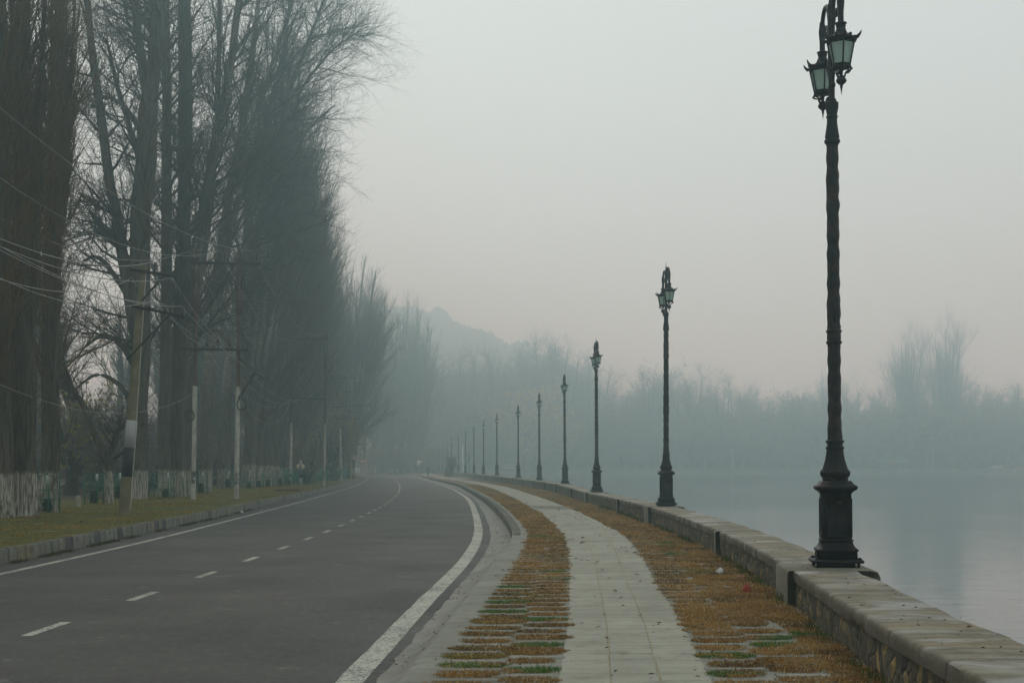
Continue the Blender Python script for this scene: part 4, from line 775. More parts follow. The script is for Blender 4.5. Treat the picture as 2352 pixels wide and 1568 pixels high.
y = 12+rg.rand(160)**1.3*40; x = f_edge(y)+.1+.3*rg.rand(160); scatter("gutter_leaves", x, y, ZR+.10+0*x+np.where(y < 30, .08, 0), .02, [(.12, .06, .025), (.07, .04, .02)])
y = 9+rg.rand(90)**1.3*22; x = f_wall(y)-.3+.6*rg.rand(90); scatter("wall_top_debris", x, y, f_ztop(y)+.022, .016, [(.05, .03, .02), (.09, .05, .02)])
# litter
def crumple(name, p, s, col, label, cat, seed, flat_=.7):
    q = np.random.RandomState(seed); mb = MB(); th = np.linspace(-1.57, 1.57, 9); n0 = len(mb.V); mb.lathe([(max(math.cos(t), 1e-4), math.sin(t)) for t in th], 12); V = mb.V[n0]; V *= (1+q.normal(0, .2, (len(V), 1))); mb.V[n0] = (V*np.array([s, s*.8, s*flat_])+np.array([0, 0, s*flat_*.7])).astype(np.float32); mb.C = [np.tile(np.array(col, np.float32), (len(V), 1))]
    o = mb.build(name, M_COL); o.location = p; return tag(o, label, cat)
p = onz(1653, 1318); crumple("paper_cup", p, .055, (.62, .60, .56), "crumpled white paper cup lying in the dry grass by the wall", "litter", 5, .9)
p = onz(1640, 1320); crumple("bark_scrap", p+[0, -.05, 0], .06, (.035, .022, .018), "dark curled scrap beside the crumpled white paper cup", "litter", 6, .45)
p = onz(1700, 1330); crumple("dry_leaf", p, .06, (.30, .13, .06), "large curled orange-brown dry leaf near the foot of the wall", "leaf", 7, .6)
p = onz(1715, 1362); crumple("red_wrapper", p, .05, (.32, .05, .025), "red torn wrapper in the grass just before the nearest lamp", "litter", 8, 1.3)
p = onz(1551, 1268+105); crumple("white_scrap", onz(1610, 1298), .03, (.6, .6, .58), "tiny white scrap in the grass left of the crumpled cup", "litter", 9, .5)
p = onz(549, 1177, ZR); crumple("paper_ball", p+[0.1, 0, 0], .07, (.6, .6, .62), "white crumpled paper against the left kerb", "litter", 10, .6)
p = onz(1021, 1092.5); crumple("paper_bag", p, .30, (.6, .62, .58), "pale bag lying on the footpath before the turquoise shawl", "litter", 11, .5)
mb = MB(); q = onz(2271, 1462, .42); mb.tube([q+[-.045, .01, .02], q+[.05, -.012, .02]], .0035, 6); tag(mb.build("paper_stick", M_WHITE), "thin white stick lying on the wall top at the right edge", "litter")

# ================================================================== TREE GUARDS
def make_guard():
    r = empty("tree_guard"); W, H = .29, 1.32
    for sx in (-1, 1):
        for sy in (-1, 1): mb = MB(); mb.box((sx*W, sy*W, H/2), (.035, .035, H)); mb.build("post", M_GREEN, r)
    for z in (1.3, .82, .5):
        mb = MB()
        for sx in (-1, 1): mb.box((sx*W, 0, z), (.022, 2*W, .03)); mb.box((0, sx*W, z+.002), (2*W, .022, .03))
        mb.build("rail", M_GREEN, r)
    mb = MB()
    for sx in (-1, 1):
        for t in np.linspace(-.75, .75, 5): mb.box((sx*W, t*W, .66), (.003, .003, 1.26)); mb.box((t*W, sx*W, .66), (.003, .003, 1.26))
    mb.build("wire_mesh", M_GREEN, r)
    mb = MB(); mb.box((W-.02, -W-.025, 1.18), (.105, .008, .25), col=(.55, .58, .56))
    for z in (1.25, 1.225, 1.165, 1.14, 1.115): mb.box((W-.02, -W-.031, z), (.075, .004, .014), col=(.05, .2, .13))
    mb.build("tag_plate", M_COL, r); return r
gd = make_guard()
sap = MB(); q = np.random.RandomState(3); sap.tube([(0, 0, 0), (.01, 0, .4), (0, .01, .75)], [.012, .01, .004], 6, c=(.06, .045, .03)); pos = np.stack([q.normal(0, .075, 520), q.normal(0, .075, 520), .12+.6*q.rand(520)], 1); leafquads(sap, q, pos, .045, [(.02, .045, .018), (.03, .05, .02), (.015, .03, .015)]); sap = sap.build("sapling", M_LEAF)
GL = [(108, 1180, 48.9, -22, 0, "leftmost green tree guard against the whitewashed trunk"), (216, 1162, 59.5, -8, 0, "green tree guard right of the small bollard"), (272, 1151, 68, -15, 0, "green tree guard half hidden behind the concrete pole"), (335, 1146, 73, -20, 0, "green tree guard just right of the concrete pole"),
      (381, 1146, 71.6, -12, 0, "upright green tree guard left of the tilted one"), (416, 1141, 78, -10, 4, "tilted green tree guard left of the near white post"), (461, 1137, 83, -12, 0, "green tree guard right against the near H-frame's left post"), (523, 1121, 103, -18, -2, "lone green tree guard just left of the near H-frame's right post"),
      (572, 1120, 104, -8, 5, "left of the three crowded green tree guards, leaning"), (594, 1119, 107, -10, -1, "middle one of the three crowded green tree guards"), (615, 1118, 109, -10, 0, "right one of the three crowded green tree guards"), (643, 1116, 115, -14, 0, "green tree guard before the fence, left of the far H-frame"), (664, 1115, 118, -14, 0, "green tree guard at the left post of the far H-frame")]
for i, (x, yy, Y, rz, tl, lb) in enumerate(GL):
    o = gd if i == 0 else copy_tree(gd); p = at(x, yy, Y); o.location = (p[0], p[1], 0); o.rotation_euler = (0, R(-tl), R(rz)); tag(o, lb, "tree guard", "green tree guards along the verge")
    s = sap if i == 0 else sap.copy()
    if i: COL.objects.link(s)
    s.location = (p[0], p[1], 0); s.rotation_euler = (0, 0, i*1.7); s.scale = (1, 1, .7+.1*(i % 4)); tag(s, "sapling inside the "+lb, "sapling", "saplings inside the tree guards")
# bollard, marker post, rusty lid
mb = MB(); mb.lathe([(.10, 0), (.098, .36), (.085, .42), (.05, .455), (.001, .465)], 16); o = mb.build("bollard", flat("pale_concrete", (.30, .29, .22), .85, .25, .3, 5), smooth=True); p = onz(180, 1163.5); o.location = p; tag(o, "small pale round-topped bollard between the first two green guards", "bollard")
o = empty("marker_post", tuple(at(690.5, 1113.6, 126)*[1, 1, 0]));
for a, b, c in ((0, .62, (.3, .3, .28)), (.62, 1.38, (.02, .02, .025)), (1.38, 2.2, (.34, .36, .40))): mb = MB(); mb.box((0, 0, (a+b)/2), (.22, .1, b-a), col=c); mb.build("painted_band", M_COL, o)
tag(o, "black and white banded marker post before the green fence", "marker post")
o = empty("round_sign", tuple(at(690, 1112, 129)*[1, 1, 0])); mb = MB(); mb.box((0, .05, .7), (.06, .06, 1.4), col=(.1, .1, .1)); mb.build("post", M_COL, o); mb = MB(); mb.lathe([(.001, -.01), (.40, -.01), (.40, .01), (.001, .01)], 20, c=(.62, .50, .33)); V = mb.V[0].copy(); mb.V[0] = np.stack([V[:, 0], V[:, 2], V[:, 1]*.75+1.62], 1); mb.build("disc", M_COL, o); tag(o, "cream round disc behind the banded marker post", "sign")
mb = MB(); p = onz(662, 1128); mb.box((0, 0, .06), (1.45, .8, .12)); mb.box((0, 0, .135), (1.36, .72, .03)); o = mb.build("inspection_cover", M_RUST); o.location = p; tag(o, "rusty low inspection cover on the verge before the far H-frame", "cover")
# green picket fence
fe = empty("picket_fence"); pts = [(672, 122), (700, 132), (728, 143), (752, 155), (774, 168), (792, 182), (806, 196)]
W_ = [np.array([(x-CX)*Y/FPX-.6, Y, 0]) for x, Y in pts]
for i, p in enumerate(W_): mb = MB(); mb.box(p+[0, 0, .68], (.07, .07, 1.36)); mb.build("post", M_GREEN, fe)
for a, b in zip(W_, W_[1:]):
    mb = MB(); mb.bar(a+[0, 0, 1.25], b+[0, 0, 1.25], .04); mb.bar(a+[0, 0, .25], b+[0, 0, .25], .04)
    for t in np.linspace(.02, .98, int(np.linalg.norm(b-a)/.14)): q = a*(1-t)+b*t; mb.box(q+[0, 0, .72], (.035, .02, 1.2))
    mb.build("panel", M_GREEN, fe)
tag(fe, "green picket fence running in front of the tree row behind the far H-frame", "fence")

# ================================================================== POLES
def insul(mb, p, s=1.0, up=1):
    mb.lathe([(.02*s, -.16*s*up), (.02*s, -.02*s), (.075*s, 0), (.08*s, .05*s), (.045*s, .07*s), (.07*s, .09*s), (.075*s, .13*s), (.04*s, .15*s), (.055*s, .17*s), (.055*s, .2*s), (.03*s, .22*s), (.001, .23*s)][::1], 10, loc=p)
# P1: leaning concrete pole
Yp = 48.9; sc = Yp/FPX; p0 = onz(286.5, 1181); o = empty("concrete_pole", tuple(p0)); th = math.atan2(41, 555); o.rotation_euler = (0, th, R(4))
mb = MB(); mb.sqlathe([(.185, -.1), (.18, 0), (.165, 2.0), (.135, 5.0), (.095, 8.35), (.09, 8.4)]); mb.build("shaft", M_CPOLE, o)
for a, b, c, g_ in ((1.28, 2.25, (.02, .02, .022), .004), (2.254, 3.18, (.36, .36, .36), .003)): 
    mb = MB(); wd = lambda z: np.interp(z, [0, 2, 5, 8.4], [.18, .165, .135, .093])+g_; mb.sqlathe([(wd(a), a), (wd(b), b)], c=c); mb.build("painted_band", M_COL, o)
mb = MB(); mb.tube([(.19, -.1, .2), (.18, -.1, 2), (.15, -.08, 5), (.11, -.05, 8.2)], .016, 6); mb.build("conduit", M_WHITE, o)
def arm(o, x0, x1, z, yoff=-.14, drop=.0): mb = MB(); mb.bar((x0, yoff, z+drop/2), (x1, yoff, z-drop/2), .08, .09); mb.build("crossarm", M_DARK, o)
arm(o, -.42, 1.15, 8.18, drop=.12); arm(o, -.25, 1.55, 6.9, drop=.22)
for (a, b) in (((.06, 7.2), (.72, 8.12)), ((-.28, 5.2), (1.0, 6.78))): mb = MB(); mb.bar((a[0], -.15, a[1]), (b[0], -.15, b[1]), .05); mb.build("brace", M_DARK, o)
for x, z in ((-.35, 7.75), (.42, 8.32), (1.08, 7.7), (.32, 6.98), (.85, 6.92), (1.45, 6.86)): mb = MB(); insul(mb, (x, -.14, z), 1.0); mb.build("insulator", M_INS, o)
tag(o, "leaning square concrete pole with black and white painted bands", "utility pole")
def hframe(Y, xl, xr, ytop, ya1, a1, ya2, a2, yw, i1, i2, label, coil=None, extra=None, bars=(0,)):
    s = Y/FPX; Z = lambda y: CAM_H-(y-Y0)*s; xm = (xl+xr)/2; X = lambda x: (x-xm)*s; lean = math.atan(8/545)
    o = empty("electric_pole", ((xm-CX)*s, Y, 0)); o.rotation_euler = (0, lean, 0)
    zt, zw = Z(ytop), Z(yw)
    for x in (xl, xr):
        h = X(x)
        mb = MB(); mb.lathe([(.125, -.1), (.12, .05), (.115, zw)], 14, loc=(h, 0, 0)); mb.build("lower_post", M_POST, o, True)
        mb = MB(); mb.lathe([(.102, zw), (.095, zt-2.7)], 12, loc=(h, 0, 0)); mb.build("upper_post", M_RUST, o, True)
        mb = MB(); mb.box((h, 0, zt-2.05), (.3, .06, 1.3)); mb.box((h-.12, 0, zt-.7), (.07, .12, 1.5)); mb.box((h+.12, 0, zt-.7), (.07, .12, 1.5)); mb.box((h, 0, zt+.02), (.31, .12, .07)); mb.build("channel_frame", M_RUST, o)
    for ya, a in ((ya1, a1), (ya2, a2)): mb = MB(); mb.box(((X(a[0])+X(a[1]))/2, -.16, Z(ya)), ((a[1]-a[0])*s, .1, .12)); mb.build("crossarm", M_DARK, o)
    for ya, L in ((ya1, i1), (ya2, i2)):
        for x in L: mb = MB(); insul(mb, (X(x), -.16, Z(ya)+.22), 1.35); mb.build("insulator", M_INS, o)
    for a, b in extra or (): mb = MB(); mb.bar((X(a[0]), -.18, Z(a[1])), (X(b[0]), -.4, Z(b[1])), .09); mb.build("brace", M_DARK, o)
    for (x, y, r) in coil or (): 
        c = np.array([X(x), -.17, Z(y)]); n = 22; t = np.linspace(0, 2*math.pi, n); mb = MB(); mb.tube([c+[r*.88*math.sin(q), .02*math.sin(3*q), r*1.05*math.cos(q)] for q in t], .035, 8, False); mb.build("cable_coil", flat("cable_%d" % int(x), (.02, .035, .04), .6, .3), o, True)
    return tag(o, label, "electric pole", "H-frame electric poles")
hframe(70.6, 444, 543, 597, 605, (430, 590), 803, (405, 566), 887, (437, 510, 583), (472, 497, 523), "near H-frame electric pole on two white-footed posts", coil=((553, 928, .26), (435, 955, .24)), extra=(((545, 820), (606, 871)), ((583, 854), (548, 915))))
hframe(120, 667, 744, 773, 779, (643, 751), 915, (652, 751), 972, (646, 695, 746), (677, 700, 723), "far H-frame electric pole, smaller, right of the crowded tree guards")
def pole(Y, x, yb, ytop, arms, w, m1, m2, label, lean=0, r=.13):
    s = Y/FPX; Z = lambda y: CAM_H-(y-Y0)*s; o = empty("utility_pole", ((x-CX)*s, Y, 0)); o.rotation_euler = (0, lean, 0); zt = Z(ytop); zw = Z(w)
    mb = MB(); mb.lathe([(r*1.1, -.1), (r, zw)], 12); mb.build("lower_post", m1, o, True)
    if zt > zw+.1: mb = MB(); mb.lathe([(r*.95, zw), (r*.7, zt)], 12); mb.build("upper_post", m2, o, True)
    for (x0, x1, ya, ins, dr) in arms:
        mb = MB(); mb.bar(((x0-x)*s, -.16, Z(ya)), ((x1-x)*s, -.16, Z(ya+dr)), .09); mb.build("crossarm", M_DARK, o)
        for q in ins: mb = MB(); insul(mb, ((q-x)*s, -.16, Z(ya+dr*(q-x0)/max(x1-x0, 1))+.2), 1.3); mb.build("insulator", M_INS, o)
    return tag(o, label, "utility pole", "poles fading into the fog")
pole(158, 783.5, 1106, 866, [(755, 800, 872, (764, 781, 792), -4), (765, 800, 934, (770, 790), 0), (768, 797, 959, (772, 793), 3)], 985, M_POST, M_CPOLE, "single pole with a white lower half right of the far H-frame", -.02)
pole(184, 804.5, 1102, 866, [(780, 832, 868, (790, 824), 0), (786, 830, 900, (795, 818), 1), (788, 852, 932, (800, 824, 848), 0), (792, 836, 945, (800, 815, 830), 1), (790, 832, 958, (800, 815, 828), 4)], 1040, M_CPOLE, M_CPOLE, "thick tan pole carrying five crossarms behind the warning signs", .012, .17)
pole(243, 832, 1095, 925, [(812, 848, 929, (818, 832, 845), 0), (815, 852, 942, (820, 846), 4)], 1000, M_WHITE, M_DARK, "slim fogged pole with white lower half behind the paired warning signs", -.01)
pole(268, 841, 1094, 960, [(826, 856, 965, (830, 852), 0)], 1005, M_WHITE, M_DARK, "fogged white pole just right of the paired warning signs", .02)
pole(215, 857, 1099, 1032, [], 1031, M_WHITE, M_WHITE, "short bare white post leaning right at the left kerb's end", .045, .11)
# ================================================================== WIRES
def wire(a, b, sag, label, n=22, r=.0095):
    a, b = np.array(a), np.array(b); t = np.linspace(0, 1, n)[:, None]; P = a*(1-t)+b*t; P[:, 2] -= (4*sag*t*(1-t))[:, 0]; mb = MB(); mb.tube(P, r*np.linspace(1, 1, n), 5); return tag(mb.build("overhead_wire", M_WIRE), label, "wire", "overhead wires")
i1 = lambda x, y: at(x, y, 48.9)+[0, -.14, 0]; i2 = lambda x, y: at(x, y, 70.6)+[0, -.16, 0]; i3 = lambda x, y: at(x, y, 120)+[0, -.16, 0]
off = lambda x, y, Y=30: at(x, y, Y)
for a, b, sg, lb in [(i1(304, 641), off(-130, 590, 26), .55, "pale wire sagging left from the lower-left insulator of the concrete pole"), (i1(353, 603), off(-120, 495, 26), .45, "pale wire from the top insulator of the concrete pole to the left edge"), (i1(399, 639), off(-130, 505, 26), .5, "pale wire from the upper-right insulator of the concrete pole to the left edge"),
    (i1(381, 700), off(-150, 490, 26), .4, "wire from the middle lower insulator of the concrete pole to the left edge"), (i1(421, 704), off(-130, 487, 26), .5, "wire from the outermost lower insulator of the concrete pole to the left edge"), (i1(348, 692), off(-150, 560, 26), .6, "wire from the inner lower insulator of the concrete pole to the left edge"),
    (i2(583, 578), off(-90, 170, 36), 1.0, "wire from the right top insulator of the near H-frame up to the left"), (i2(510, 576), off(-80, 350, 38), 1.2, "wire from the middle top insulator of the near H-frame to the left edge"), (i2(437, 578), off(-80, 455, 40), 1.0, "wire from the left top insulator of the near H-frame to the left edge"),
    (i1(399, 641), i2(523, 792), .3, "wire dropping from the concrete pole to the near H-frame's right lower insulator"), (i1(304, 643), i2(497, 792), .35, "wire dropping from the concrete pole to the near H-frame's middle lower insulator"), (i1(381, 702), i2(472, 792), .35, "wire from the concrete pole's lower arm to the near H-frame's left lower insulator"), (i1(421, 706), i2(604, 862), .3, "wire from the concrete pole's lower arm to the tilted brace of the near H-frame"),
    (i2(583, 580), i3(746, 764), 1.6, "wire between the right top insulators of the two H-frames"), (i2(510, 578), i3(695, 767), 2.0, "wire between the middle top insulators of the two H-frames"), (i2(437, 580), i3(646, 769), 2.2, "wire between the left top insulators of the two H-frames"),
    (i2(523, 794), i3(723, 903), 1.5, "wire between the right lower insulators of the two H-frames"), (i2(497, 794), i3(700, 905), 1.7, "wire between the middle lower insulators of the two H-frames"), (i2(472, 794), i3(677, 908), 1.9, "wire between the left lower insulators of the two H-frames"),
    (i3(746, 766), at(792, 858, 158), 1.0, "wire from the far H-frame to the right end of the next pole's arm"), (i3(695, 769), at(764, 862, 158), 1.6, "wire from the far H-frame to the left end of the next pole's arm"), (i3(723, 905), at(790, 929, 158), 1.4, "lower wire from the far H-frame to the next single pole"), (i3(677, 910), at(770, 930, 158), 2.2, "deeply sagging wire from the far H-frame's lower arm"),
    (at(792, 860, 158), at(824, 862, 184), .7, "short wire from the single pole to the tan five-arm pole's top"), (at(790, 930, 158), at(848, 928, 184), .8, "short wire from the single pole to the tan pole's long third arm"), (at(848, 928, 184), at(845, 926, 243), 1.0, "faint wire from the tan five-arm pole into the fog"),
    (i2(453, 900), off(-100, 835, 38), 1.2, "thin low wire from the near H-frame's left post to the left edge"), (i2(545, 905), i3(667, 925), 1.6, "thin wire from the near H-frame's right post to the far one")]:
    wire(a, b, sg, lb)
# ================================================================== ROAD SIGNS
def tri(mb, c, s, y, col):
    h = s*.866; P = [(-s/2, -h/3), (s/2, -h/3), (0, 2*h/3)]; V = [(c[0]+x, y+d, c[1]+z) for d in (0, .012) for x, z in P]
    mb.add(V, [[0, 1, 4, 3], [1, 2, 5, 4], [2, 0, 3, 5]], [[2, 1, 0], [3, 4, 5]], c=col)
def tsign(Y, x, yc, side, kind, label, post=(.03, .03, .035)):
    s = Y/FPX; zc = CAM_H-(yc-Y0)*s; o = empty("warning_sign", ((x-CX)*s, Y, 0)); S = side*s
    mb = MB(); mb.box((0, .06, (zc+.2)/2), (.075, .06, zc+.2), col=post); mb.build("post", M_COL, o)
    mb = MB(); tri(mb, (0, zc), S, 0, (.50, .045, .045)); tri(mb, (0, zc), S*.66, -.006, (.72, .72, .70)); mb.build("triangle", M_COL, o)
    mb = MB(); k = (.015, .015, .015); u = S*.1
    if kind == 0: mb.box((0, -.01, zc+.02*S), (u, .006, S*.34), col=k); mb.box((-u*1.0, -.0105, zc+.02*S), (u*1.3, .006, u*.8), col=k)
    elif kind == 1:
        for a, b in (((-.13, -.14), (-.12, -.02)), ((-.12, -.03), (-.02, .07)), ((-.03, .06), (.07, .06))): mb.bar((a[0]*S, -.01, zc+a[1]*S), (b[0]*S, -.01, zc+b[1]*S), u*.9, .006, col=k)
        mb.bar((.05*S, -.01, zc+.06*S), (.13*S, -.01, zc+.06*S), u*1.7, .006, col=k)
    if kind < 2: mb.build("symbol", M_COL, o)
    return tag(o, label, "road sign", "red triangular warning signs")
tsign(196, 812, 1051.5, 15.5, 0, "foremost red triangle sign showing a side road to the left"); tsign(206, 831, 1060, 13.5, 1, "red triangle sign showing a bend to the right", (.35, .33, .32)); tsign(224, 839, 1060, 12.5, 2, "red triangle sign half hidden behind the bend sign", (.25, .28, .32))
# hooked green post, white board post
def lpost(): 
    p = at(1080.5, 1099, 190)*[1, 1, 0]; s = 190/FPX; o = empty("hooked_post", tuple(p)); mb = MB(); mb.tube([(0, 0, -.05), (-.1, 0, 1.5), (-.2, 0, 3.6)], [.045, .04, .03], 8); mb.build("pole", M_GREEN, o)
    mb = MB(); mb.tube([(-.17, 0, 2.2), (-.26, 0, 2.3), (-.27, 0, 2.95), (-.36, 0, 3.12), (-.55, 0, 3.22), (-1.1, 0, 3.23)], .025, 8)
    for z in (2.45, 2.7, 2.95): mb.tube([(-.27, 0, z), (-.16, 0, z)], .012, 6)
    mb.build("hook_arm", M_GREEN, o); tag(o, "thin dark green post with a hooked arm in front of the wall", "post")
lpost()
o = empty("board_post", tuple(at(969, 1089, 318)*[1, 1, 0])); mb = MB(); mb.lathe([(.06, 0), (.05, 4)], 8, c=(.3, .3, .3)); mb.build("pole", M_COL, o); mb = MB(); mb.box((-.75, 0, 2.5), (.7, .04, 1.1), M=np.array([[math.cos(.12), 0, math.sin(.12)], [0, 1, 0], [-math.sin(.12), 0, math.cos(.12)]]), col=(.62, .62, .58)); mb.box((-.18, 0.02, 2.75), (.3, .04, .7), col=(.5, .52, .5)); mb.build("board", M_COL, o); mb = MB(); mb.box((.45, 0, 2.75), (.8, .03, .5), col=(.25, .36, .42)); mb.build("name_plate", M_COL, o); tag(o, "white boards on a thin post at the far end of the footpath", "sign post")
# ================================================================== PEOPLE
def skin(name, pts, edges, m, parent, sub=2):
    me = bpy.data.meshes.new(name); me.from_pydata([p[:3] for p in pts], edges, []); o = bpy.data.objects.new(name, me); COL.objects.link(o)
    md = o.modifiers.new("skin", 'SKIN'); sv = me.skin_vertices[0].data
    for i, p in enumerate(pts): sv[i].radius = (p[3], p[4] if len(p) > 4 else p[3]); sv[i].use_root = (i == 0)
    sm = o.modifiers.new("sub", 'SUBSURF'); sm.levels = sm.render_levels = sub; me.materials.append(m); o.parent = parent
    return o
M_SKIN = flat("skin", (.24, .14, .09), .6, .3, .2, 6)
def person(loc, rz, coat, legs, hat, label, shawl=False, sit=False, h=1.72):
    r = empty("person", loc, rz); r.scale = (h/1.72,)*3
    B = [(0, 0, .95, .13, .10), (0, 0, 1.18, .13, .10), (0, 0, 1.40, .16, .10), (0, 0, 1.50, .06), (0, -.02, 1.62, .085, .10), (0, -.02, 1.70, .07, .08), (-.2, 0, 1.42, .055), (-.25, .02, 1.15, .045), (-.24, -.07, .92, .035), (-.235, -.1, .84, .03), (.2, 0, 1.42, .055), (.26, .03, 1.15, .045), (.22, -.12, .98, .035), (.18, -.18, .93, .03),
         (-.09, 0, .88, .09), (-.1, -.01, .5, .065), (-.1, .02, .1, .045), (-.11, -.12, .04, .035), (.09, 0, .88, .09), (.1, .03, .5, .065), (.1, .08, .1, .045), (.11, -.06, .04, .035)]
    E = [(0, 1), (1, 2), (2, 3), (3, 4), (4, 5), (2, 6), (6, 7), (7, 8), (8, 9), (2, 10), (10, 11), (11, 12), (12, 13), (0, 14), (14, 15), (15, 16), (16, 17), (0, 18), (18, 19), (19, 20), (20, 21)]
    skin("body", B, E, M_SKIN, r)
    cm = flat("coat_cloth_"+label.split()[0], coat, .95, .1, .3, 6); lm = flat("leg_cloth_"+label.split()[0], legs, .95, .1, .3, 6)
    skin("coat", [(0, 0, .86, .17, .14), (0, 0, 1.1, .16, .135), (0, 0, 1.38, .19, .13), (0, 0, 1.5, .08), (-.21, 0, 1.42, .075), (-.26, .02, 1.15, .065), (-.245, -.07, .93, .05), (.21, 0, 1.42, .075), (.27, .03, 1.15, .065), (.225, -.12, .99, .05)], [(0, 1), (1, 2), (2, 3), (2, 4), (4, 5), (5, 6), (2, 7), (7, 8), (8, 9)], cm, r)
    if shawl:
        mb = MB(); mb.lathe([(.42, .02), (.40, .3), (.33, .7), (.24, 1.0), (.2, 1.05)], 18, mod=lambda a, z: 1+.06*np.sin(a*7)); mb.build("skirt", lm, r, True)
        skin("shawl", [(0, .02, 1.0, .25, .18), (0, .02, 1.25, .26, .19), (0, .01, 1.45, .18, .15), (0, 0, 1.60, .125, .135), (0, 0, 1.72, .10, .11)], [(0, 1), (1, 2), (2, 3), (3, 4)], flat("turquoise_shawl", (.09, .42, .42), .9, .1, .35, 8), r)
    else:
        skin("trousers", [(0, 0, .95, .15, .12), (-.09, 0, .86, .1), (-.1, -.01, .5, .08), (-.1, .02, .12, .065), (.09, 0, .86, .1), (.1, .03, .5, .08), (.1, .08, .12, .065)], [(0, 1), (1, 2), (2, 3), (0, 4), (4, 5), (5, 6)], lm, r)
    if hat: mb = MB(); mb.lathe([(.15, 1.69), (.12, 1.70), (.105, 1.78), (.06, 1.82), (.001, 1.825)], 16, loc=(0, -.02, 0)); mb.build("cap", flat("cap_cloth", hat, .9, .1), r, True)
    return tag(r, label, "person")
p = at(983.5, 1090, 250); person((p[0], 250, .0), .4, (.05, .05, .055), (.06, .08, .10), (.34, .33, .30), "standing figure in a dark coat and pale cap at the far end of the footpath")
p = at(1026, 1094, 232); person((p[0], 232, 0), -.6, (.06, .05, .05), (.085, .035, .03), None, "person wrapped in a turquoise shawl beside the dark bush at the wall", shawl=True)
FB = roundtree(50, 3.0, 1.3, .02, 300, [(.09, .035, .03), (.06, .035, .03), (.035, .04, .035)], .07, 8); FB.name = "roadside_bush"; p = at(1037, 1094, 233); put(FB, p[0], 233, 0, 0, 1.1, 1.15, "dark reddish bush against the wall behind the turquoise shawl", None, "bush")
# ================================================================== FAR SHORE
mb = MB(); xs = np.linspace(-24, 590, 220); yo = SHORE+.3+.3*nz(xs, xs*0, .1, 81)
pr = [(0, -1.0), (.05, 1.02), (-.05, 1.04), (-.05, 1.2), (.5, 1.22), (.5, .2)]; mb.grid(np.stack([np.repeat(xs[:, None], 6, 1), yo[:, None]+np.array([p[0] for p in pr]), np.repeat(np.array([[p[1] for p in pr]]), len(xs), 0)], 2), flip=True); tag(mb.build("shore_wall", M_GUTTER), "low pale wall along the far lake shore", "wall")
def vehicle(name, X, Y, z, L, H, prof, wins, colr, label, cat, rz=0):
    o = empty(name, (X, Y, z), rz); mb = MB(); n = len(prof); P = np.array(prof); W = .82; V = np.concatenate([np.stack([P[:, 0], np.full(n, s*W), P[:, 1]], 1) for s in (-1, 1)]); i = np.arange(n); mb.add(V, np.stack([i, (i+1) % n, (i+1) % n+n, i+n], 1))
    cn = P.mean(0); mb.add([[cn[0], -W, cn[1]], [cn[0], W, cn[1]]]); mb.T.append(np.array([[2*n, (k+1) % n, k] for k in i]+[[2*n+1, n+k, n+(k+1) % n] for k in i], np.int32)); mb.build("body", colr, o)
    for a, b, c, d in wins:
        for s in (-1, 1): mb = MB(); mb.box(((a+b)/2, s*(W+.003), (c+d)/2), (b-a, .012, d-c)); mb.build("window", M_WIN, o)
    for x in (-L*.3, L*.3):
        for s in (-1, 1): mb = MB(); mb.lathe([(.001, -.1), (.2, -.1), (.32, -.09), (.33, .09), (.001, .1)], 16); V = mb.V[0].copy(); mb.V[0] = np.stack([V[:, 0]+x, V[:, 2]+s*(W-.06), V[:, 1]+.33], 1); mb.build("wheel", M_DARK, o, True)
    return tag(o, label, cat)
M_WIN = flat("vehicle_glass", (.10, .13, .14), .15, .5, .1, 2); M_CARW = flat("white_car_paint", (.72, .73, .70), .35, .5, .08, 2); M_CARS = flat("silver_car_paint", (.50, .52, .52), .35, .5, .08, 2)
zb = .35; van = [(-2.3, .3), (-2.35, 1.0), (-2.2, 1.15), (-1.9, 1.95), (-1.6, 2.12), (2.1, 2.15), (2.3, 2.0), (2.35, .3)]
vehicle("van", (1175-CX)*466/FPX, 466, zb, 4.7, 2.1, van, [(-1.85, -.7, 1.2, 1.85), (-.5, .5, 1.2, 1.9), (.7, 2.0, 1.2, 1.9)], M_CARW, "white van across the bay, left of the fifth lamp", "van")
carp = [(-2.1, .3), (-2.1, .75), (-1.9, .85), (-1.0, .95), (-.5, 1.45), (.9, 1.48), (1.6, 1.0), (2.05, .9), (2.1, .3)]
vehicle("parked_car", (1892-CX)*465/FPX, 465, zb, 4.2, 1.5, carp, [(-.5, .15, .98, 1.38), (.25, 1.0, .98, 1.38)], M_CARW, "white car across the lake, half hidden by the nearest lamp", "car"); vehicle("parked_car", (2288-CX)*466/FPX, 466, zb+.45, 4.2, 1.5, carp, [(-.5, .15, .98, 1.38), (.25, 1.0, .98, 1.38)], M_CARS, "pale grey car across the lake near the right edge", "car")
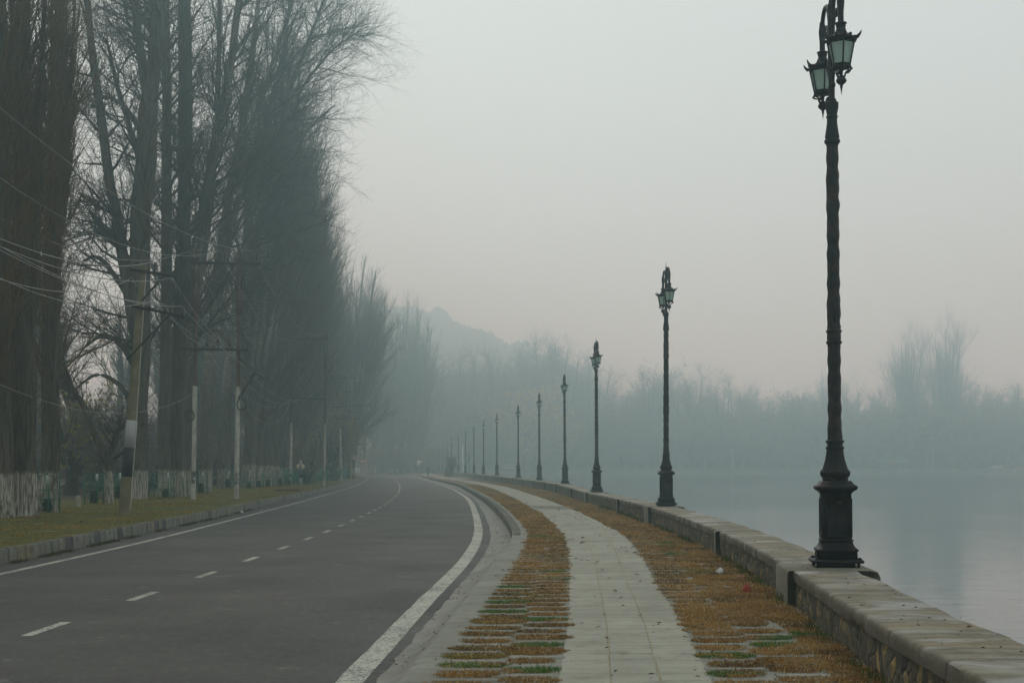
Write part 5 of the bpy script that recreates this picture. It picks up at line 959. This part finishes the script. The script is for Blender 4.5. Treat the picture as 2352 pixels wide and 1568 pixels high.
# pavilion with a green roof
s = 463/FPX; o = empty("pavilion", ((2053-CX)*s, 464.5, .35)); Lx, Wy = 6.6, 2.8
mb = MB(); V = [(-Lx, -Wy, 3.0), (Lx, -Wy, 3.0), (Lx, Wy, 3.0), (-Lx, Wy, 3.0), (-Lx*.45, 0, 4.6), (Lx*.45, 0, 4.6)]; mb.add(V, [[0, 1, 5, 4], [2, 3, 4, 5]], [[1, 2, 5], [3, 0, 4]]); mb.build("roof", flat("green_roof", (.10, .38, .32), .7, .3, .2, 1), o)
mb = MB(); mb.box((0, -Wy, 2.88), (2*Lx, .12, .28)); mb.box((0, Wy, 2.88), (2*Lx, .12, .28)); mb.build("fascia", flat("fascia_wood", (.32, .20, .14), .8, .2), o)
mb = MB(); mb.add([(-1.2, -Wy-.15, 2.75), (1.2, -Wy-.15, 2.75), (0, -Wy-.15, 3.7), (-1.2, -Wy+.6, 2.75), (1.2, -Wy+.6, 2.75), (0, -Wy+.6, 3.7)], [[0, 2, 5, 3], [1, 4, 5, 2]], [[0, 1, 2], [3, 5, 4]]); mb.build("gable", flat("gable_wood", (.50, .26, .16), .8, .2), o)
for x in (-4.4, -.1, 4.4):
    for yv in (-1, 1): mb = MB(); mb.box((x, yv*(Wy-.5), 1.4), (.28, .28, 2.8)); mb.build("pillar", flat("pale_pillar", (.42, .40, .38), .8, .2) if x < -4 and yv < 0 else bpy.data.materials["pale_pillar"], o)
tag(o, "open pavilion with a green roof on the far shore", "pavilion")
o = empty("jetty", ((2117-CX)*s, 458.0, ZW)); mb = MB(); mb.box((0, 0, .42), (19.5, 3, .16)); mb.build("deck", flat("blue_deck", (.14, .40, .48), .7, .2, .3, 1), o); mb = MB()
for x in np.linspace(-9.6, 9.6, 34): mb.box((x, -1.45, .95), (.06, .06, .9))
mb.box((0, -1.45, 1.42), (19.4, .07, .07)); mb.box((0, -1.45, 1.05), (19.4, .05, .05)); mb.build("railing", flat("pale_rail", (.50, .48, .40), .8, .2), o); mb = MB()
for x in (-7, -2.5, 2.5, 7): mb.box((x, 0, 0), (.25, .25, .9))
mb.build("piles", M_DARK, o); tag(o, "blue floored jetty with a pale railing below the fan-shaped poplars", "jetty")
for x, yt, lb in ((1682, 1030, "thin white pole on the far shore right of the second lamp"), (2127, 1030, "left one of the two thin pale masts behind the jetty"), (2144, 1030, "right one of the two thin pale masts behind the jetty"), (1063, 1022, "white pole rising behind the wall right of the dark bush")):
    Y = 462.0 if x > 1100 else 262; zt = CAM_H-(yt-Y0)*Y/FPX; mb = MB(); mb.lathe([(.11, ZW-.4), (.09, zt)], 8); o = mb.build("mast", M_CARW); o.location = ((x-CX)*Y/FPX, Y, 0); tag(o, lb, "mast")
o = empty("shikara_boat", ((2342-CX)*452/FPX, 452, ZW)); mb = MB(); t = np.linspace(-1, 1, 17); hull = np.stack([np.stack([t*4.2, sg*.75*(1-t**2)**.6*u, .12+.5*np.abs(t)**3+(1-u)*0+h_], 1) for sg, u, h_ in ((-1, 1, .3), (-1, .6, 0), (1, .6, 0), (1, 1, .3))], 1); mb.grid(hull); mb.build("hull", flat("boat_wood", (.30, .20, .12), .7, .3), o, True)
mb = MB(); a = np.linspace(0, math.pi, 9); mb.grid(np.stack([np.stack([np.full(9, x), -.8*np.cos(a), 1.55+.28*np.sin(a)], 1) for x in np.linspace(-1.7, 1.9, 6)])); mb.build("canopy", flat("orange_canopy", (.62, .30, .18), .8, .2), o, True); mb = MB()
for x in (-1.6, 1.8):
    for yv in (-.72, .72): mb.box((x, yv, 1.0), (.05, .05, 1.2))
mb.build("posts", M_CARW, o); tag(o, "orange canopied wooden boat at the right edge of the far shore", "boat")
# ------------------------------------------------------------------ haze: one closed box round the scene
def haze():
    mb = MB(); mb.box((85, 457, (HAZE_TOP-2.2)/2), (1090, 1090, HAZE_TOP+2.2))
    m = bpy.data.materials.new("haze"); m.use_nodes = True; t = m.node_tree; t.nodes.clear()
    o = t.nodes.new("ShaderNodeOutputMaterial"); v = t.nodes.new("ShaderNodeVolumePrincipled")
    v.inputs["Color"].default_value = HAZE_COL; v.inputs["Density"].default_value = HAZE_DENSITY; v.inputs["Anisotropy"].default_value = HAZE_G; v.inputs["Absorption Color"].default_value = (1, 1, 1, 1)
    t.links.new(v.outputs[0], o.inputs["Volume"]); tag(mb.build("haze", m), kind='stuff')
haze()
